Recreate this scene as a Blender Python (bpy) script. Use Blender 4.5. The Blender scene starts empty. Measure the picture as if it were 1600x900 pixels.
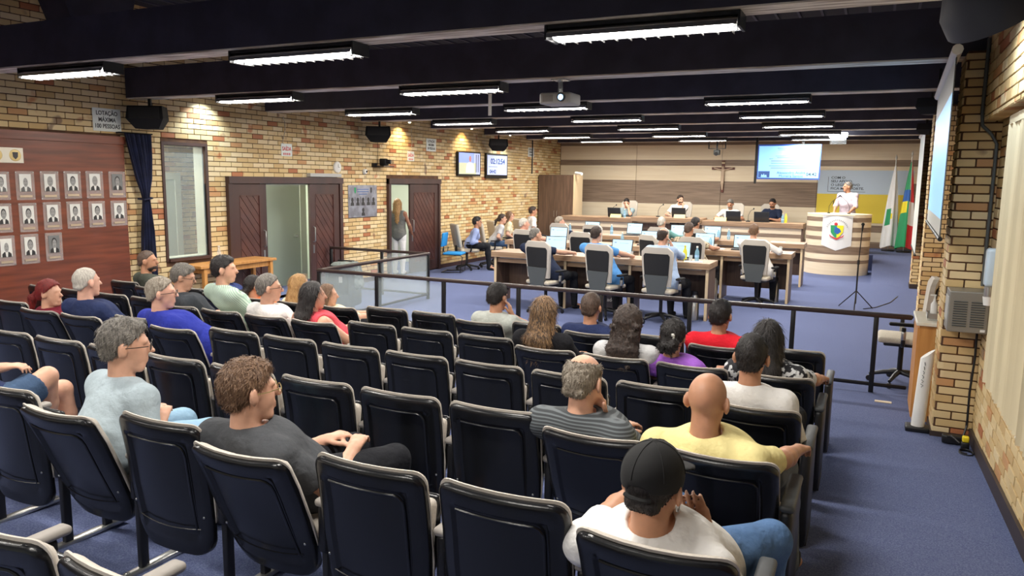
import bpy, bmesh, math, random
import numpy as np
from mathutils import Vector, Matrix, Euler
random.seed(7)
S = bpy.context.scene
COL = S.collection
PI = math.pi

# ------------------------------------------------------------------ camera
FPX, PITCH, YAW, ROLL, CH = 1183.07, math.radians(8.1087), math.radians(25.575), math.radians(0.7959), 2.25
_f = np.array([-math.sin(YAW)*math.cos(PITCH), math.cos(YAW)*math.cos(PITCH), -math.sin(PITCH)])
_r = np.array([math.cos(YAW), math.sin(YAW), 0.0]); _u = np.cross(_r, _f)
RT = math.cos(ROLL)*_r + math.sin(ROLL)*_u
UP = -math.sin(ROLL)*_r + math.cos(ROLL)*_u
FW = _f
cam = bpy.data.cameras.new('camera'); cam.sensor_width = 36; cam.lens = FPX/1600*36
cam.clip_start = .05; cam.clip_end = 200
camo = bpy.data.objects.new('camera', cam); COL.objects.link(camo); S.camera = camo
mw = Matrix.Identity(4)
for i in range(3):
    mw[i][0] = RT[i]; mw[i][1] = UP[i]; mw[i][2] = -FW[i]
mw[2][3] = CH
camo.matrix_world = mw

# ------------------------------------------------------------------ world, exposure
w = bpy.data.worlds.new('world'); S.world = w; w.use_nodes = True
w.node_tree.nodes['Background'].inputs[0].default_value = (.25, .3, .45, 1)
w.node_tree.nodes['Background'].inputs[1].default_value = .08
S.view_settings.view_transform = 'Standard'
S.view_settings.look = 'None'
S.view_settings.exposure = 0.35
S.view_settings.gamma = 1.0
S.view_settings.use_curve_mapping = False
LAMP_W = 23.0
LAMP_COL = (1, .95, .87)
TUBE_E = 24.0

# ------------------------------------------------------------------ pixel -> place helpers (1600 x 900 frame)
def ray(u, v): return (u-800)/FPX*RT - (v-450)/FPX*UP + FW
def on_x(u, v, x): r = ray(u, v); r = r*(x/r[0]); r[2] += CH; return r
def on_y(u, v, y): r = ray(u, v); r = r*(y/r[1]); r[2] += CH; return r
def on_z(u, v, z): r = ray(u, v); r = r*((z-CH)/r[2]); r[2] += CH; return r
def to_px(p):
    q = np.array([p[0], p[1], p[2]-CH]); d = q@FW
    return 800+FPX*(q@RT)/d, 450-FPX*(q@UP)/d, d

# ------------------------------------------------------------------ materials
def lin(c):
    return tuple((x/12.92 if x <= .04045 else ((x+.055)/1.055)**2.4) for x in c)
def rgb(r, g, b): return lin((r/255, g/255, b/255))
MATS = {}
def nd(nt, t, **k):
    n = nt.nodes.new(t)
    for a, b in k.items(): setattr(n, a, b)
    return n
def mat(name, col, rough=.55, metal=0., vary=None, bump=None, bdist=.01, emit=0., alpha=1., trans=0., spec=.5, coat=0., stretch=(1, 1, 1), coords='Object'):
    """vary=(scale, second colour, low, high) mixes in a second colour by noise; bump=(scale, strength)."""
    if name in MATS: return MATS[name]
    m = bpy.data.materials.new(name); m.use_nodes = True; MATS[name] = m
    nt = m.node_tree; b = nt.nodes['Principled BSDF']
    b.inputs['Base Color'].default_value = (*col, 1); b.inputs['Roughness'].default_value = rough
    b.inputs['Metallic'].default_value = metal; b.inputs['Specular IOR Level'].default_value = spec
    b.inputs['Transmission Weight'].default_value = trans; b.inputs['Coat Weight'].default_value = coat
    b.inputs['Alpha'].default_value = alpha
    if emit:
        b.inputs['Emission Color'].default_value = (*col, 1); b.inputs['Emission Strength'].default_value = emit
    if vary or bump:
        tc = nd(nt, 'ShaderNodeTexCoord'); mp = nd(nt, 'ShaderNodeMapping'); mp.inputs['Scale'].default_value = stretch
        nt.links.new(tc.outputs[coords], mp.inputs[0])
    if vary:
        n = nd(nt, 'ShaderNodeTexNoise'); n.inputs['Scale'].default_value = vary[0]; n.inputs['Detail'].default_value = 5
        nt.links.new(mp.outputs[0], n.inputs['Vector'])
        rp = nd(nt, 'ShaderNodeMapRange'); rp.inputs[1].default_value = vary[2]; rp.inputs[2].default_value = vary[3]
        nt.links.new(n.outputs[0], rp.inputs[0])
        mx = nd(nt, 'ShaderNodeMix', data_type='RGBA'); mx.inputs[6].default_value = (*col, 1); mx.inputs[7].default_value = (*vary[1], 1)
        nt.links.new(rp.outputs[0], mx.inputs[0]); nt.links.new(mx.outputs[2], b.inputs['Base Color'])
    if bump:
        n2 = nd(nt, 'ShaderNodeTexNoise'); n2.inputs['Scale'].default_value = bump[0]; n2.inputs['Detail'].default_value = 4
        nt.links.new(mp.outputs[0], n2.inputs['Vector'])
        bp = nd(nt, 'ShaderNodeBump'); bp.inputs['Strength'].default_value = bump[1]; bp.inputs['Distance'].default_value = bdist
        nt.links.new(n2.outputs[0], bp.inputs['Height']); nt.links.new(bp.outputs[0], b.inputs['Normal'])
    return m

def brick_mat():
    m = bpy.data.materials.new('brick'); m.use_nodes = True; MATS['brick'] = m
    nt = m.node_tree; b = nt.nodes['Principled BSDF']; b.inputs['Roughness'].default_value = .62
    g = nd(nt, 'ShaderNodeNewGeometry'); oi = nd(nt, 'ShaderNodeObjectInfo')
    ad = nd(nt, 'ShaderNodeMath', operation='ADD'); fr = nd(nt, 'ShaderNodeMath', operation='FRACT')
    nt.links.new(g.outputs['Random Per Island'], ad.inputs[0]); nt.links.new(oi.outputs['Random'], ad.inputs[1]); nt.links.new(ad.outputs[0], fr.inputs[0])
    ramp = nd(nt, 'ShaderNodeValToRGB'); ramp.color_ramp.interpolation = 'CONSTANT'
    cs = [(0, rgb(222, 196, 146)), (.3, rgb(214, 184, 130)), (.55, rgb(228, 205, 160)), (.75, rgb(205, 172, 118)), (.9, rgb(200, 150, 100)), (.96, rgb(178, 112, 72))]
    e = ramp.color_ramp.elements
    e[0].position = 0; e[0].color = (*cs[0][1], 1); e[1].position = cs[1][0]; e[1].color = (*cs[1][1], 1)
    for p, c in cs[2:]: q = e.new(p); q.color = (*c, 1)
    nt.links.new(fr.outputs[0], ramp.inputs[0])
    n = nd(nt, 'ShaderNodeTexNoise'); n.inputs['Scale'].default_value = 4.2; n.inputs['Detail'].default_value = 1.5
    nt.links.new(g.outputs['Position'], n.inputs['Vector'])
    mr = nd(nt, 'ShaderNodeMapRange'); mr.inputs[1].default_value = .66; mr.inputs[2].default_value = .73; mr.inputs[4].default_value = .75
    nt.links.new(n.outputs[0], mr.inputs[0])
    n3 = nd(nt, 'ShaderNodeTexNoise'); n3.inputs['Scale'].default_value = 1.7
    nt.links.new(g.outputs['Position'], n3.inputs['Vector'])
    r3 = nd(nt, 'ShaderNodeValToRGB'); r3.color_ramp.elements[0].position = .42; r3.color_ramp.elements[0].color = (*rgb(196, 116, 70), 1)
    r3.color_ramp.elements[1].position = .55; r3.color_ramp.elements[1].color = (*rgb(118, 92, 80), 1)
    nt.links.new(n3.outputs[0], r3.inputs[0])
    mx = nd(nt, 'ShaderNodeMix', data_type='RGBA')
    nt.links.new(mr.outputs[0], mx.inputs[0]); nt.links.new(ramp.outputs[0], mx.inputs[6]); nt.links.new(r3.outputs[0], mx.inputs[7])
    n2 = nd(nt, 'ShaderNodeTexNoise'); n2.inputs['Scale'].default_value = 40
    nt.links.new(g.outputs['Position'], n2.inputs['Vector'])
    bp = nd(nt, 'ShaderNodeBump'); bp.inputs['Strength'].default_value = .25; bp.inputs['Distance'].default_value = .004
    nt.links.new(n2.outputs[0], bp.inputs['Height']); nt.links.new(bp.outputs[0], b.inputs['Normal'])
    nt.links.new(mx.outputs[2], b.inputs['Base Color'])
    return m
brick_mat()

def wave_mat(name, c1, c2, scale, axis='Z', rough=.8, lo=.4, hi=.6, distort=0.):
    if name in MATS: return MATS[name]
    m = bpy.data.materials.new(name); m.use_nodes = True; MATS[name] = m
    nt = m.node_tree; b = nt.nodes['Principled BSDF']; b.inputs['Roughness'].default_value = rough
    tc = nd(nt, 'ShaderNodeTexCoord'); wv = nd(nt, 'ShaderNodeTexWave'); wv.bands_direction = axis
    wv.inputs['Scale'].default_value = scale; wv.inputs['Distortion'].default_value = distort; wv.inputs['Detail'].default_value = 2
    nt.links.new(tc.outputs['Object'], wv.inputs[0])
    mr = nd(nt, 'ShaderNodeMapRange'); mr.inputs[1].default_value = lo; mr.inputs[2].default_value = hi
    nt.links.new(wv.outputs['Fac'], mr.inputs[0])
    mx = nd(nt, 'ShaderNodeMix', data_type='RGBA'); mx.inputs[6].default_value = (*c1, 1); mx.inputs[7].default_value = (*c2, 1)
    nt.links.new(mr.outputs[0], mx.inputs[0]); nt.links.new(mx.outputs[2], b.inputs['Base Color'])
    return m

mat('mortar', rgb(104, 72, 48), .9, vary=(6, rgb(84, 58, 42), .4, .6))
mat('carpet', rgb(86, 95, 134), .95, vary=(120, rgb(112, 122, 156), .42, .62), bump=(260, .35), spec=.15)
mat('beam', rgb(60, 58, 74), .6, vary=(3, rgb(50, 48, 62), .4, .6))
mat('soffit', rgb(244, 236, 222), .7, vary=(8, rgb(176, 162, 144), .4, .6), stretch=(.3, 3, 3))
mat('ceiling', rgb(34, 33, 42), .8)
mat('seat_shell', rgb(22, 23, 26), .24, spec=.5, bump=(150, .05))
mat('seat_edge', rgb(196, 188, 178), .85, vary=(90, rgb(188, 180, 170), .4, .6))
mat('arm_pad', rgb(150, 144, 138), .5)
mat('arm_dark', rgb(66, 68, 70), .5)
mat('black', rgb(22, 22, 25), .45)
mat('black_soft', rgb(19, 19, 21), .85)
mat('black_metal', rgb(30, 29, 30), .35, metal=.3)
mat('rail', rgb(58, 44, 40), .35, spec=.5)
mat('steel', rgb(190, 190, 188), .3, metal=.9)
mat('alu', rgb(215, 215, 215), .25, metal=.8)
mat('white', rgb(232, 230, 224), .6)
mat('paper', rgb(238, 237, 230), .7)
mat('mint', rgb(206, 214, 196), .6)
mat('mint_door', rgb(188, 202, 186), .5)
mat('door_wood', rgb(74, 46, 40), .45, vary=(3, rgb(58, 36, 33), .35, .65), stretch=(1, 1, .15), coat=.15)
mat('plank_wood', rgb(92, 56, 48), .4, vary=(4, rgb(74, 44, 40), .35, .65), coat=.2)
mat('board_red', rgb(128, 66, 44), .35, vary=(3.5, rgb(98, 50, 34), .35, .65), stretch=(1, .35, 5), coat=.25)
mat('panel_cream', rgb(232, 216, 188), .5, vary=(3, rgb(226, 208, 178), .4, .6), stretch=(.3, 1, 6))
mat('panel_brown', rgb(150, 128, 108), .5, vary=(3.5, rgb(122, 102, 86), .35, .65), stretch=(.35, 1, 9))
mat('desk_wood', rgb(176, 146, 116), .4, vary=(4, rgb(146, 116, 90), .35, .65), stretch=(.4, 1, 8))
mat('desk_edge', rgb(222, 198, 160), .5)
mat('cab_wood', rgb(112, 88, 72), .45, vary=(4, rgb(88, 68, 56), .35, .65), stretch=(6, 6, .4))
mat('orange_wood', rgb(208, 150, 84), .45, vary=(4, rgb(190, 130, 66), .35, .65), stretch=(5, 5, .5))
mat('curtain', rgb(28, 34, 66), .9, vary=(5, rgb(20, 24, 50), .4, .6))
mat('glass', (.80, .90, .88), .03, alpha=.14, spec=.5)
mat('acrylic', (.9, .86, .82), .06, alpha=.16, spec=.5)
mat('blind', rgb(226, 212, 178), .7)
mat('tv_black', rgb(14, 14, 16), .3)
mat('chair_beige', rgb(200, 190, 172), .8, vary=(60, rgb(188, 178, 160), .4, .6))
mat('chair_mesh', rgb(24, 24, 27), .75, bump=(300, .3))
mat('chair_grey', rgb(84, 88, 88), .45)
mat('chair_frame', rgb(198, 190, 178), .55)
mat('blue_fabric', rgb(30, 138, 206), .75)
mat('tube', (1, .97, .92), .5, emit=TUBE_E)
mat('lamp_warm', (1, .8, .5), .5, emit=30)
mat('lamp_cool', (.9, .95, 1), .5, emit=25)

# ------------------------------------------------------------------ mesh building
class MB:
    def __init__(s): s.v = []; s.f = []; s.m = []
    def add(s, v, f, mi=0):
        o = len(s.v); s.v += [tuple(p) for p in v]; s.f += [tuple(i+o for i in q) for q in f]; s.m += [mi]*len(f); return s
    def box(s, c, d, mi=0, rot=None):
        x, y, z = d[0]/2, d[1]/2, d[2]/2
        v = [Vector((a*x, b*y, e*z)) for e in (-1, 1) for b in (-1, 1) for a in (-1, 1)]
        if rot: R = Euler(rot).to_matrix(); v = [R@p for p in v]
        v = [p+Vector(c) for p in v]
        return s.add(v, [(0, 2, 3, 1), (4, 5, 7, 6), (0, 1, 5, 4), (2, 6, 7, 3), (0, 4, 6, 2), (1, 3, 7, 5)], mi)
    def bx(s, x0, x1, y0, y1, z0, z1, mi=0):
        return s.box(((x0+x1)/2, (y0+y1)/2, (z0+z1)/2), (x1-x0, y1-y0, z1-z0), mi)
    def rbox(s, c, d, r, mi=0, seg=2, rot=None):
        bm = bmesh.new(); bmesh.ops.create_cube(bm, size=1)
        for v in bm.verts: v.co = Vector((v.co.x*d[0], v.co.y*d[1], v.co.z*d[2]))
        bmesh.ops.bevel(bm, geom=bm.edges[:], offset=r, segments=seg, affect='EDGES', profile=.5)
        R = Euler(rot).to_matrix() if rot else Matrix.Identity(3)
        v = [R@p.co+Vector(c) for p in bm.verts]; bm.verts.index_update()
        f = [[q.index for q in fc.verts] for fc in bm.faces]; bm.free()
        return s.add(v, f, mi)
    def prism(s, poly, axis, a0, a1, mi=0):
        """poly in the plane normal to axis (x: (y,z), y: (x,z), z: (x,y)), pushed from a0 to a1"""
        def P(p, a): return {'x': (a, p[0], p[1]), 'y': (p[0], a, p[1]), 'z': (p[0], p[1], a)}[axis]
        n = len(poly); v = [P(p, a0) for p in poly]+[P(p, a1) for p in poly]
        f = [tuple(range(n))[::-1], tuple(range(n, 2*n))]+[(i, (i+1) % n, n+(i+1) % n, n+i) for i in range(n)]
        return s.add(v, f, mi)
    def cyl(s, a, b, ra, rb=None, n=12, mi=0, cap=True):
        rb = ra if rb is None else rb
        return s.tube([a, b], [ra, rb], n, mi, cap)
    def tube(s, pts, r, n=8, mi=0, cap=True):
        pts = [Vector(p) for p in pts]; rr = r if isinstance(r, (list, tuple)) else [r]*len(pts)
        v = []; f = []; up = Vector((0, 0, 1))
        for i, p in enumerate(pts):
            t = (pts[min(i+1, len(pts)-1)]-pts[max(i-1, 0)]).normalized()
            if i == 0:
                a = t.cross(up)
                if a.length < .05: a = t.cross(Vector((1, 0, 0)))
                a.normalize()
            else:
                a = (a-t*a.dot(t)); a.normalize()
            b = t.cross(a)
            v += [p+(a*math.cos(2*PI*k/n)+b*math.sin(2*PI*k/n))*rr[i] for k in range(n)]
        for i in range(len(pts)-1):
            f += [(i*n+k, i*n+(k+1) % n, (i+1)*n+(k+1) % n, (i+1)*n+k) for k in range(n)]
        if cap: f += [tuple(range(n))[::-1], tuple(range((len(pts)-1)*n, len(pts)*n))]
        return s.add(v, f, mi)
    def lathe(s, prof, n=16, mi=0, c=(0, 0, 0), a0=0, a1=2*PI, sx=1, sy=1):
        full = abs(a1-a0-2*PI) < 1e-6; k = n if full else n+1
        v = [(c[0]+r*sx*math.cos(a0+(a1-a0)*i/n), c[1]+r*sy*math.sin(a0+(a1-a0)*i/n), c[2]+z) for r, z in prof for i in range(k)]
        f = []
        for j in range(len(prof)-1):
            for i in range(n):
                i2 = (i+1) % k
                f.append((j*k+i, j*k+i2, (j+1)*k+i2, (j+1)*k+i))
        return s.add(v, f, mi)
    def ball(s, c, r, n=10, mi=0):
        r = (r, r, r) if not isinstance(r, (tuple, list)) else r
        prof = [(max(1e-4, math.sin(PI*j/(n-2))), -math.cos(PI*j/(n-2))) for j in range(n-1)]
        o = len(s.v); s.lathe(prof, n, mi)
        s.v[o:] = [(c[0]+p[0]*r[0], c[1]+p[1]*r[1], c[2]+p[2]*r[2]) for p in s.v[o:]]
        return s
    def mesh(s, name, mats, smooth=False):
        me = bpy.data.meshes.new(name); me.from_pydata(s.v, [], s.f)
        for q in (mats if isinstance(mats, (list, tuple)) else [mats]): me.materials.append(MATS[q] if isinstance(q, str) else q)
        if isinstance(mats, (list, tuple)) and len(mats) > 1: me.polygons.foreach_set('material_index', s.m)
        if smooth:
            me.polygons.foreach_set('use_smooth', [True]*len(me.polygons))
            me.set_sharp_from_angle(angle=math.radians(50 if smooth is True else smooth))
        me.update(); return me
    def obj(s, name, mats, parent=None, smooth=False, loc=None, rot=None):
        return link(name, s.mesh(name, mats, smooth), parent, loc, rot)
def link(name, me, parent=None, loc=None, rot=None):
    o = bpy.data.objects.new(name, me); COL.objects.link(o)
    if parent is not None: o.parent = parent
    if loc is not None: o.location = loc
    if rot is not None: o.rotation_euler = rot
    return o
def tag(o, label, cat, group=None):
    o['label'] = label; o['category'] = cat
    if group: o['group'] = group
    return o
def thing(name, label, cat, loc=(0, 0, 0), rotz=0, group=None):
    o = bpy.data.objects.new(name, None); COL.objects.link(o); o.empty_display_size = .1
    o.location = loc; o.rotation_euler = (0, 0, rotz)
    return tag(o, label, cat, group)
def struct(o): o['kind'] = 'structure'; return o
def dup(src, parent=None):
    c = src.copy(); COL.objects.link(c); c.parent = parent
    for ch in src.children: dup(ch, c)
    return c
def text(body, size, name, mats, parent, loc, rot, align='CENTER', depth=.002, bold=0.0, sx=1):
    cu = bpy.data.curves.new('txt', 'FONT'); cu.body = body; cu.size = size; cu.align_x = align; cu.align_y = 'CENTER'
    cu.extrude = depth; cu.offset = bold; cu.resolution_u = 3
    t = bpy.data.objects.new('txt', cu); COL.objects.link(t)
    bpy.context.view_layer.update()
    me = bpy.data.meshes.new_from_object(t.evaluated_get(bpy.context.evaluated_depsgraph_get()))
    bpy.data.objects.remove(t)
    me.name = name; me.materials.clear(); me.materials.append(MATS[mats])
    if sx != 1:
        for v in me.vertices: v.co.x *= sx
    return link(name, me, parent, loc, rot)
# ================================================================== THE ROOM
XL, XR, YB = -9.95, .88, 24.5
def zf(y): return max(0., .515-.0616*y)
BEAM_Y = [-.45, 2.35, 5.2, 7.835, 10.62, 13.405, 16.19, 18.975, 21.76, 24.3]
BEAM_Z = [3.35, 3.35, 3.34, 3.34, 3.39, 3.43, 3.46, 3.47, 3.5, 3.52]
CEIL = 4.7

# floor: sloping hall, level plenary, corridor behind the doors
b = MB()
b.add([(XL-2.6, -4, zf(-4)), (1.3, -4, zf(-4)), (1.3, 8.36, 0), (XL-2.6, 8.36, 0), (1.3, YB+.3, 0), (XL-2.6, YB+.3, 0),
       (XL-2.6, -4, -.3), (1.3, -4, -.3), (1.3, YB+.3, -.3), (XL-2.6, YB+.3, -.3)],
      [(0, 1, 2, 3), (3, 2, 4, 5), (7, 6, 9, 8), (6, 7, 1, 0), (8, 9, 5, 4)])
struct(b.obj('floor', 'carpet'))
# raised stage with its ramp
b = MB().bx(XL, 1.05, 22.1, YB, 0, .42)
b.prism([(19.0, 0), (22.1, 0), (22.1, .42)], 'x', -.02, 1.05)
struct(b.obj('floor_stage', 'carpet'))
# ceiling and its roof battens
c = struct(MB().bx(XL-2.6, 1.4, -4, YB+.3, CEIL, CEIL+.1).obj('ceiling', 'ceiling'))
for i in range(34):
    x = -9.6+i*.31
    MB().box((x, 10.2, CEIL-.012), (.035, 29, .024)).obj('batten', 'beam', c)

# ---- bricks
BL, BH, GAP = .252, .083, .013
UNIT = MB().rbox((0, 0, 0), (1, 1, 1), .04, seg=1).mesh('brick', 'brick')
UNIT2 = MB().box((0, 0, 0), (1, 1, 1)).mesh('brick', 'brick')
def free(a0, a1, holes):
    seg = [(a0, a1)]
    for h0, h1 in holes:
        n = []
        for s0, s1 in seg:
            if h1 <= s0 or h0 >= s1: n.append((s0, s1)); continue
            if h0 > s0: n.append((s0, h0))
            if h1 < s1: n.append((h1, s1))
        seg = n
    return seg
def brick_face(wall, axis, plane, sgn, a0, a1, z0, z1, holes=(), keep=300, zlow=None, off=0., bl=BL, bh=BH):
    """bricks on a wall face. axis: the direction the courses run in ('x' or 'y'); sgn: the side the face looks to;
    holes: (a0, a1, z0, z1) openings. The ones that show largest become parts, the rest one joined part."""
    out = []; k = 0; z = math.floor(z0/bh)*bh
    while z < z1-.02:
        k = int(round(z/bh)); lo, hi = max(z+GAP/2, z0), min(z+bh-GAP/2, z1)
        segs = free(a0, a1, [(h[0], h[1]) for h in holes if h[2] < hi and h[3] > lo])
        s = a0-bl+(bl/2 if k % 2 else 0)+off
        while s < a1:
            for f0, f1 in segs:
                p0, p1 = max(s+GAP/2, f0), min(s+bl-GAP/2, f1)
                if p1-p0 > .035 and hi-lo > .02:
                    m = (p0+p1)/2
                    if zlow is None or hi > zlow(m): out.append((p0, p1, lo, hi))
            s += bl
        z = (k+1)*bh
    rank = []
    for q in out:
        m = (q[0]+q[1])/2; zz = (q[2]+q[3])/2
        P = (m, plane, zz) if axis == 'x' else (plane, m, zz)
        u, v, d = to_px(P); ok = d > .2 and -20 < u < 1620 and -20 < v < 920
        rank.append((0 if not ok else (q[1]-q[0])*(q[3]-q[2])/d**2, q))
    rank.sort(key=lambda t: -t[0])
    rnd = random.Random(len(out))
    st = MB()
    for i, (sc, q) in enumerate(rank):
        dep = .03+rnd.uniform(-.002, .002)
        m = (q[0]+q[1])/2; zz = (q[2]+q[3])/2; ctr = plane-sgn*(.03/2)+sgn*(dep-.03)
        if axis == 'x': c, d = (m, ctr, zz), (q[1]-q[0], dep, q[3]-q[2])
        else: c, d = (ctr, m, zz), (dep, q[1]-q[0], q[3]-q[2])
        if i < keep and sc > 0:
            o = link('brick', UNIT, wall, c); o.scale = d
        else: st.box(c, d)
    if st.f:
        o = st.obj('bricks', 'brick', wall); o['kind'] = 'stuff'
    return out

def wall_boxes(axis, p0, p1, a0, a1, z0, z1, holes):
    """a wall slab between planes p0 and p1 with rectangular holes"""
    b = MB(); zs = sorted({z0, z1, *[h[2] for h in holes], *[h[3] for h in holes]}); zs = [z for z in zs if z0 <= z <= z1]
    for lo, hi in zip(zs, zs[1:]):
        for s0, s1 in free(a0, a1, [(h[0], h[1]) for h in holes if h[2] < hi-1e-6 and h[3] > lo+1e-6]):
            if axis == 'x': b.bx(s0, s1, p0, p1, lo, hi)
            else: b.bx(p0, p1, s0, s1, lo, hi)
    return b

# ---- left wall
WIN = (8.32, 9.12, .95, 2.72)
D1, D2 = (9.53, 12.57), (14.2, 16.44)          # outer faces of the two door frames
O1, O2 = (10.36, 12.2), (14.3, 15.7)         # the open gaps
holes = [WIN, (*O1, 0, 2.12), (*O2, 0, 2.12)]
wl = struct(wall_boxes('y', XL-.25, XL-.012, -4, YB, -.1, CEIL, holes).obj('wall_left', 'mortar'))
brick_face(wl, 'y', XL, 1, 3.0, YB, 0, CEIL, [(WIN[0]-.05, WIN[1]+.05, WIN[2]-.05, WIN[3]+.05), (*D1, 0, 2.24), (*D2, 0, 2.26), (0, 7.6, 0, 2.79)], zlow=zf)
struct(MB().bx(XL-.01, XL+.02, 16.44, 22.3, 0, .1).obj('baseboard_left', 'door_wood'))
struct(MB().bx(XL-.01, XL+.02, 12.6, 14.2, 0, .1).obj('baseboard_left', 'door_wood'))
# rooms behind the left wall
co = MB().bx(XL-2.5, XL-2.4, 10.28, 17.5, 0, 2.9).bx(XL-2.5, XL-.25, 17.4, 17.5, 0, 2.9).bx(XL-2.5, XL-.25, 10.28, 10.34, 0, 2.9).bx(XL-2.5, XL-.25, 13.2, 13.3, 0, 2.9)
struct(co.obj('wall_corridor', 'mint'))
struct(MB().bx(XL-2.6, XL-.25, 5, 17.5, 2.9, 3.0).obj('ceiling_corridor', 'white'))
wv = struct(MB().bx(XL-1.6, XL-1.5, 5.5, 10.28, 0, 2.9).obj('wall_lobby', 'mortar'))
brick_face(wv, 'y', XL-1.48, 1, 6.4, 10.28, 0, 2.9, keep=0)
ld = struct(bpy.data.objects.new('door_3', None)); COL.objects.link(ld); ld.location = (XL-1.45, 9.2, 0)
MB().bx(0, .06, -.62, -.5, 0, 2.3).bx(0, .06, .5, .62, 0, 2.3).bx(0, .06, -.5, .5, 2.18, 2.3).obj('door_frame', 'mint', ld)
MB().bx(.0, .04, -.5, .5, 0, 2.18).obj('leaf', 'mint_door', ld)
def fill_lamp(x, y, z, W, sx=.5, sy=.5):  # added lamp, out of view, to brighten the rooms behind the wall
    o = thing('added_ceiling_lamp', 'added unseen ceiling lamp lighting the '+('lobby behind the window' if y < 9.3 else 'corridor behind the double door' if y < 13 else 'corridor behind the single door'), 'lamp', (x, y, z))
    MB().rbox((0, 0, .03), (sx+.06, sy+.06, .05), .01).obj('housing', 'white', o)
    L = bpy.data.lights.new('fill_light', 'AREA'); L.shape = 'RECTANGLE'; L.size = sx; L.size_y = sy; L.energy = W; L.color = (1, .97, .88)
    lo = bpy.data.objects.new('fill_light', L); COL.objects.link(lo); lo.parent = o; lo.location = (0, 0, -.004)
fill_lamp(XL-1.2, 11.2, 2.85, 75); fill_lamp(XL-1.2, 15.4, 2.85, 75); fill_lamp(XL-.8, 8.2, 2.85, 30)

# window in the left wall
wd = struct(bpy.data.objects.new('window_1', None)); COL.objects.link(wd); wd.location = (XL, 0, 0)
MB().bx(-.06, .015, WIN[0]-.045, WIN[0], WIN[2]-.045, WIN[3]+.045).bx(-.06, .015, WIN[1], WIN[1]+.045, WIN[2]-.045, WIN[3]+.045) \
    .bx(-.06, .015, WIN[0], WIN[1], WIN[3], WIN[3]+.045).bx(-.25, .04, WIN[0], WIN[1], WIN[2]-.045, WIN[2]).obj('window_frame', 'door_wood', wd)
MB().bx(-.04, -.034, WIN[0], WIN[1], WIN[2], WIN[3]).obj('pane', 'glass', wd)
MB().bx(-.25, -.06, WIN[1]-.012, WIN[1], WIN[2], WIN[3]).bx(-.25, -.06, WIN[0], WIN[1], WIN[2], WIN[2]+.012).obj('reveal', 'mint', wd)

# doors: frame, sliding leaves of slanted boards
def leaf(parent, y0, y1, x, handle_side):
    lf = MB(); z0, z1, t = .03, 2.12, .045; fr = .17
    lf.bx(x, x+t, y0, y0+fr, z0, z1).bx(x, x+t, y1-fr, y1, z0, z1).bx(x, x+t, y0+fr, y1-fr, z1-.2, z1).bx(x, x+t, y0+fr, y1-fr, z0, z0+.24)
    lf.bx(x, x+.012, y0+fr, y1-fr, z0+.24, z1-.2)
    L = lf.obj('leaf', 'door_wood', parent)
    A0, A1, B0, B1 = y0+fr+.004, y1-fr-.004, z0+.244, z1-.204
    mo = MB().bx(x+.012, x+.05, A0-.012, A0, B0, B1).bx(x+.012, x+.05, A1, A1+.012, B0, B1).bx(x+.012, x+.05, A0, A1, B1, B1+.012).bx(x+.012, x+.05, A0, A1, B0-.012, B0)
    mo.obj('moulding', 'plank_wood', L)
    pw = .115; w = A1-A0; k = 1.25          # boards fall towards the stage end
    s = B0
    while s < B1+w*k+.02:
        # board occupies lines z = c - k*(y-A0) for c in s .. s+pw
        c0, c1 = s+.008, s+pw*math.sqrt(1+k*k)-.008
        pts = []
        cand = [(A0, c0), (A0, c1), (A1, c0-k*w), (A1, c1-k*w)] + [(A0+(c-zz)/k, zz) for c in (c0, c1) for zz in (B0, B1)] + [(A0, B0), (A0, B1), (A1, B0), (A1, B1)]
        for y, z in cand:
            cc = z+k*(y-A0)
            if A0-1e-6 <= y <= A1+1e-6 and B0-1e-6 <= z <= B1+1e-6 and c0-1e-6 <= cc <= c1+1e-6: pts.append((y, z))
        if len(pts) >= 3:
            my = sum(p[0] for p in pts)/len(pts); mz = sum(p[1] for p in pts)/len(pts)
            pts = sorted(set((round(p[0], 5), round(p[1], 5)) for p in pts), key=lambda p: math.atan2(p[1]-mz, p[0]-my))
            if len(pts) >= 3: MB().prism(pts, 'x', x+.012, x+.034).obj('plank', 'plank_wood', L)
        s += pw*math.sqrt(1+k*k)
    hy = y0+.085 if handle_side < 0 else y1-.085
    MB().tube([(x+t, hy, 1.0), (x+t+.05, hy, 1.02), (x+t+.05, hy, 1.28), (x+t, hy, 1.3)], .011, 8).box((x+t+.004, hy, .86), (.008, .035, .16)).obj('handle', 'steel', L, True)
for n, (D, lv) in enumerate((((D1), [(9.62, 10.42, 1), (11.58, 12.46, -1)]), ((D2), [(15.08, 16.34, -1)]))):
    dr = struct(bpy.data.objects.new('door_%d' % (n+1), None)); COL.objects.link(dr); dr.location = (XL, 0, 0)
    MB().bx(-.02, .07, D[0], D[0]+.09, 0, 2.24).bx(-.02, .07, D[1]-.09, D[1], 0, 2.24).bx(-.02, .09, D[0], D[1], 2.13, 2.25).obj('door_frame', 'door_wood', dr)
    for y0, y1, hs in lv: leaf(dr, y0, y1, 0.005, hs)
    o = O1 if n == 0 else O2
    MB().bx(-.25, -.012, o[0]-.02, o[0], 0, 2.13).bx(-.25, -.012, o[1], o[1]+.02, 0, 2.13).bx(-.25, -.012, o[0], o[1], 2.1, 2.13).obj('jamb', 'mint', dr)
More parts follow.
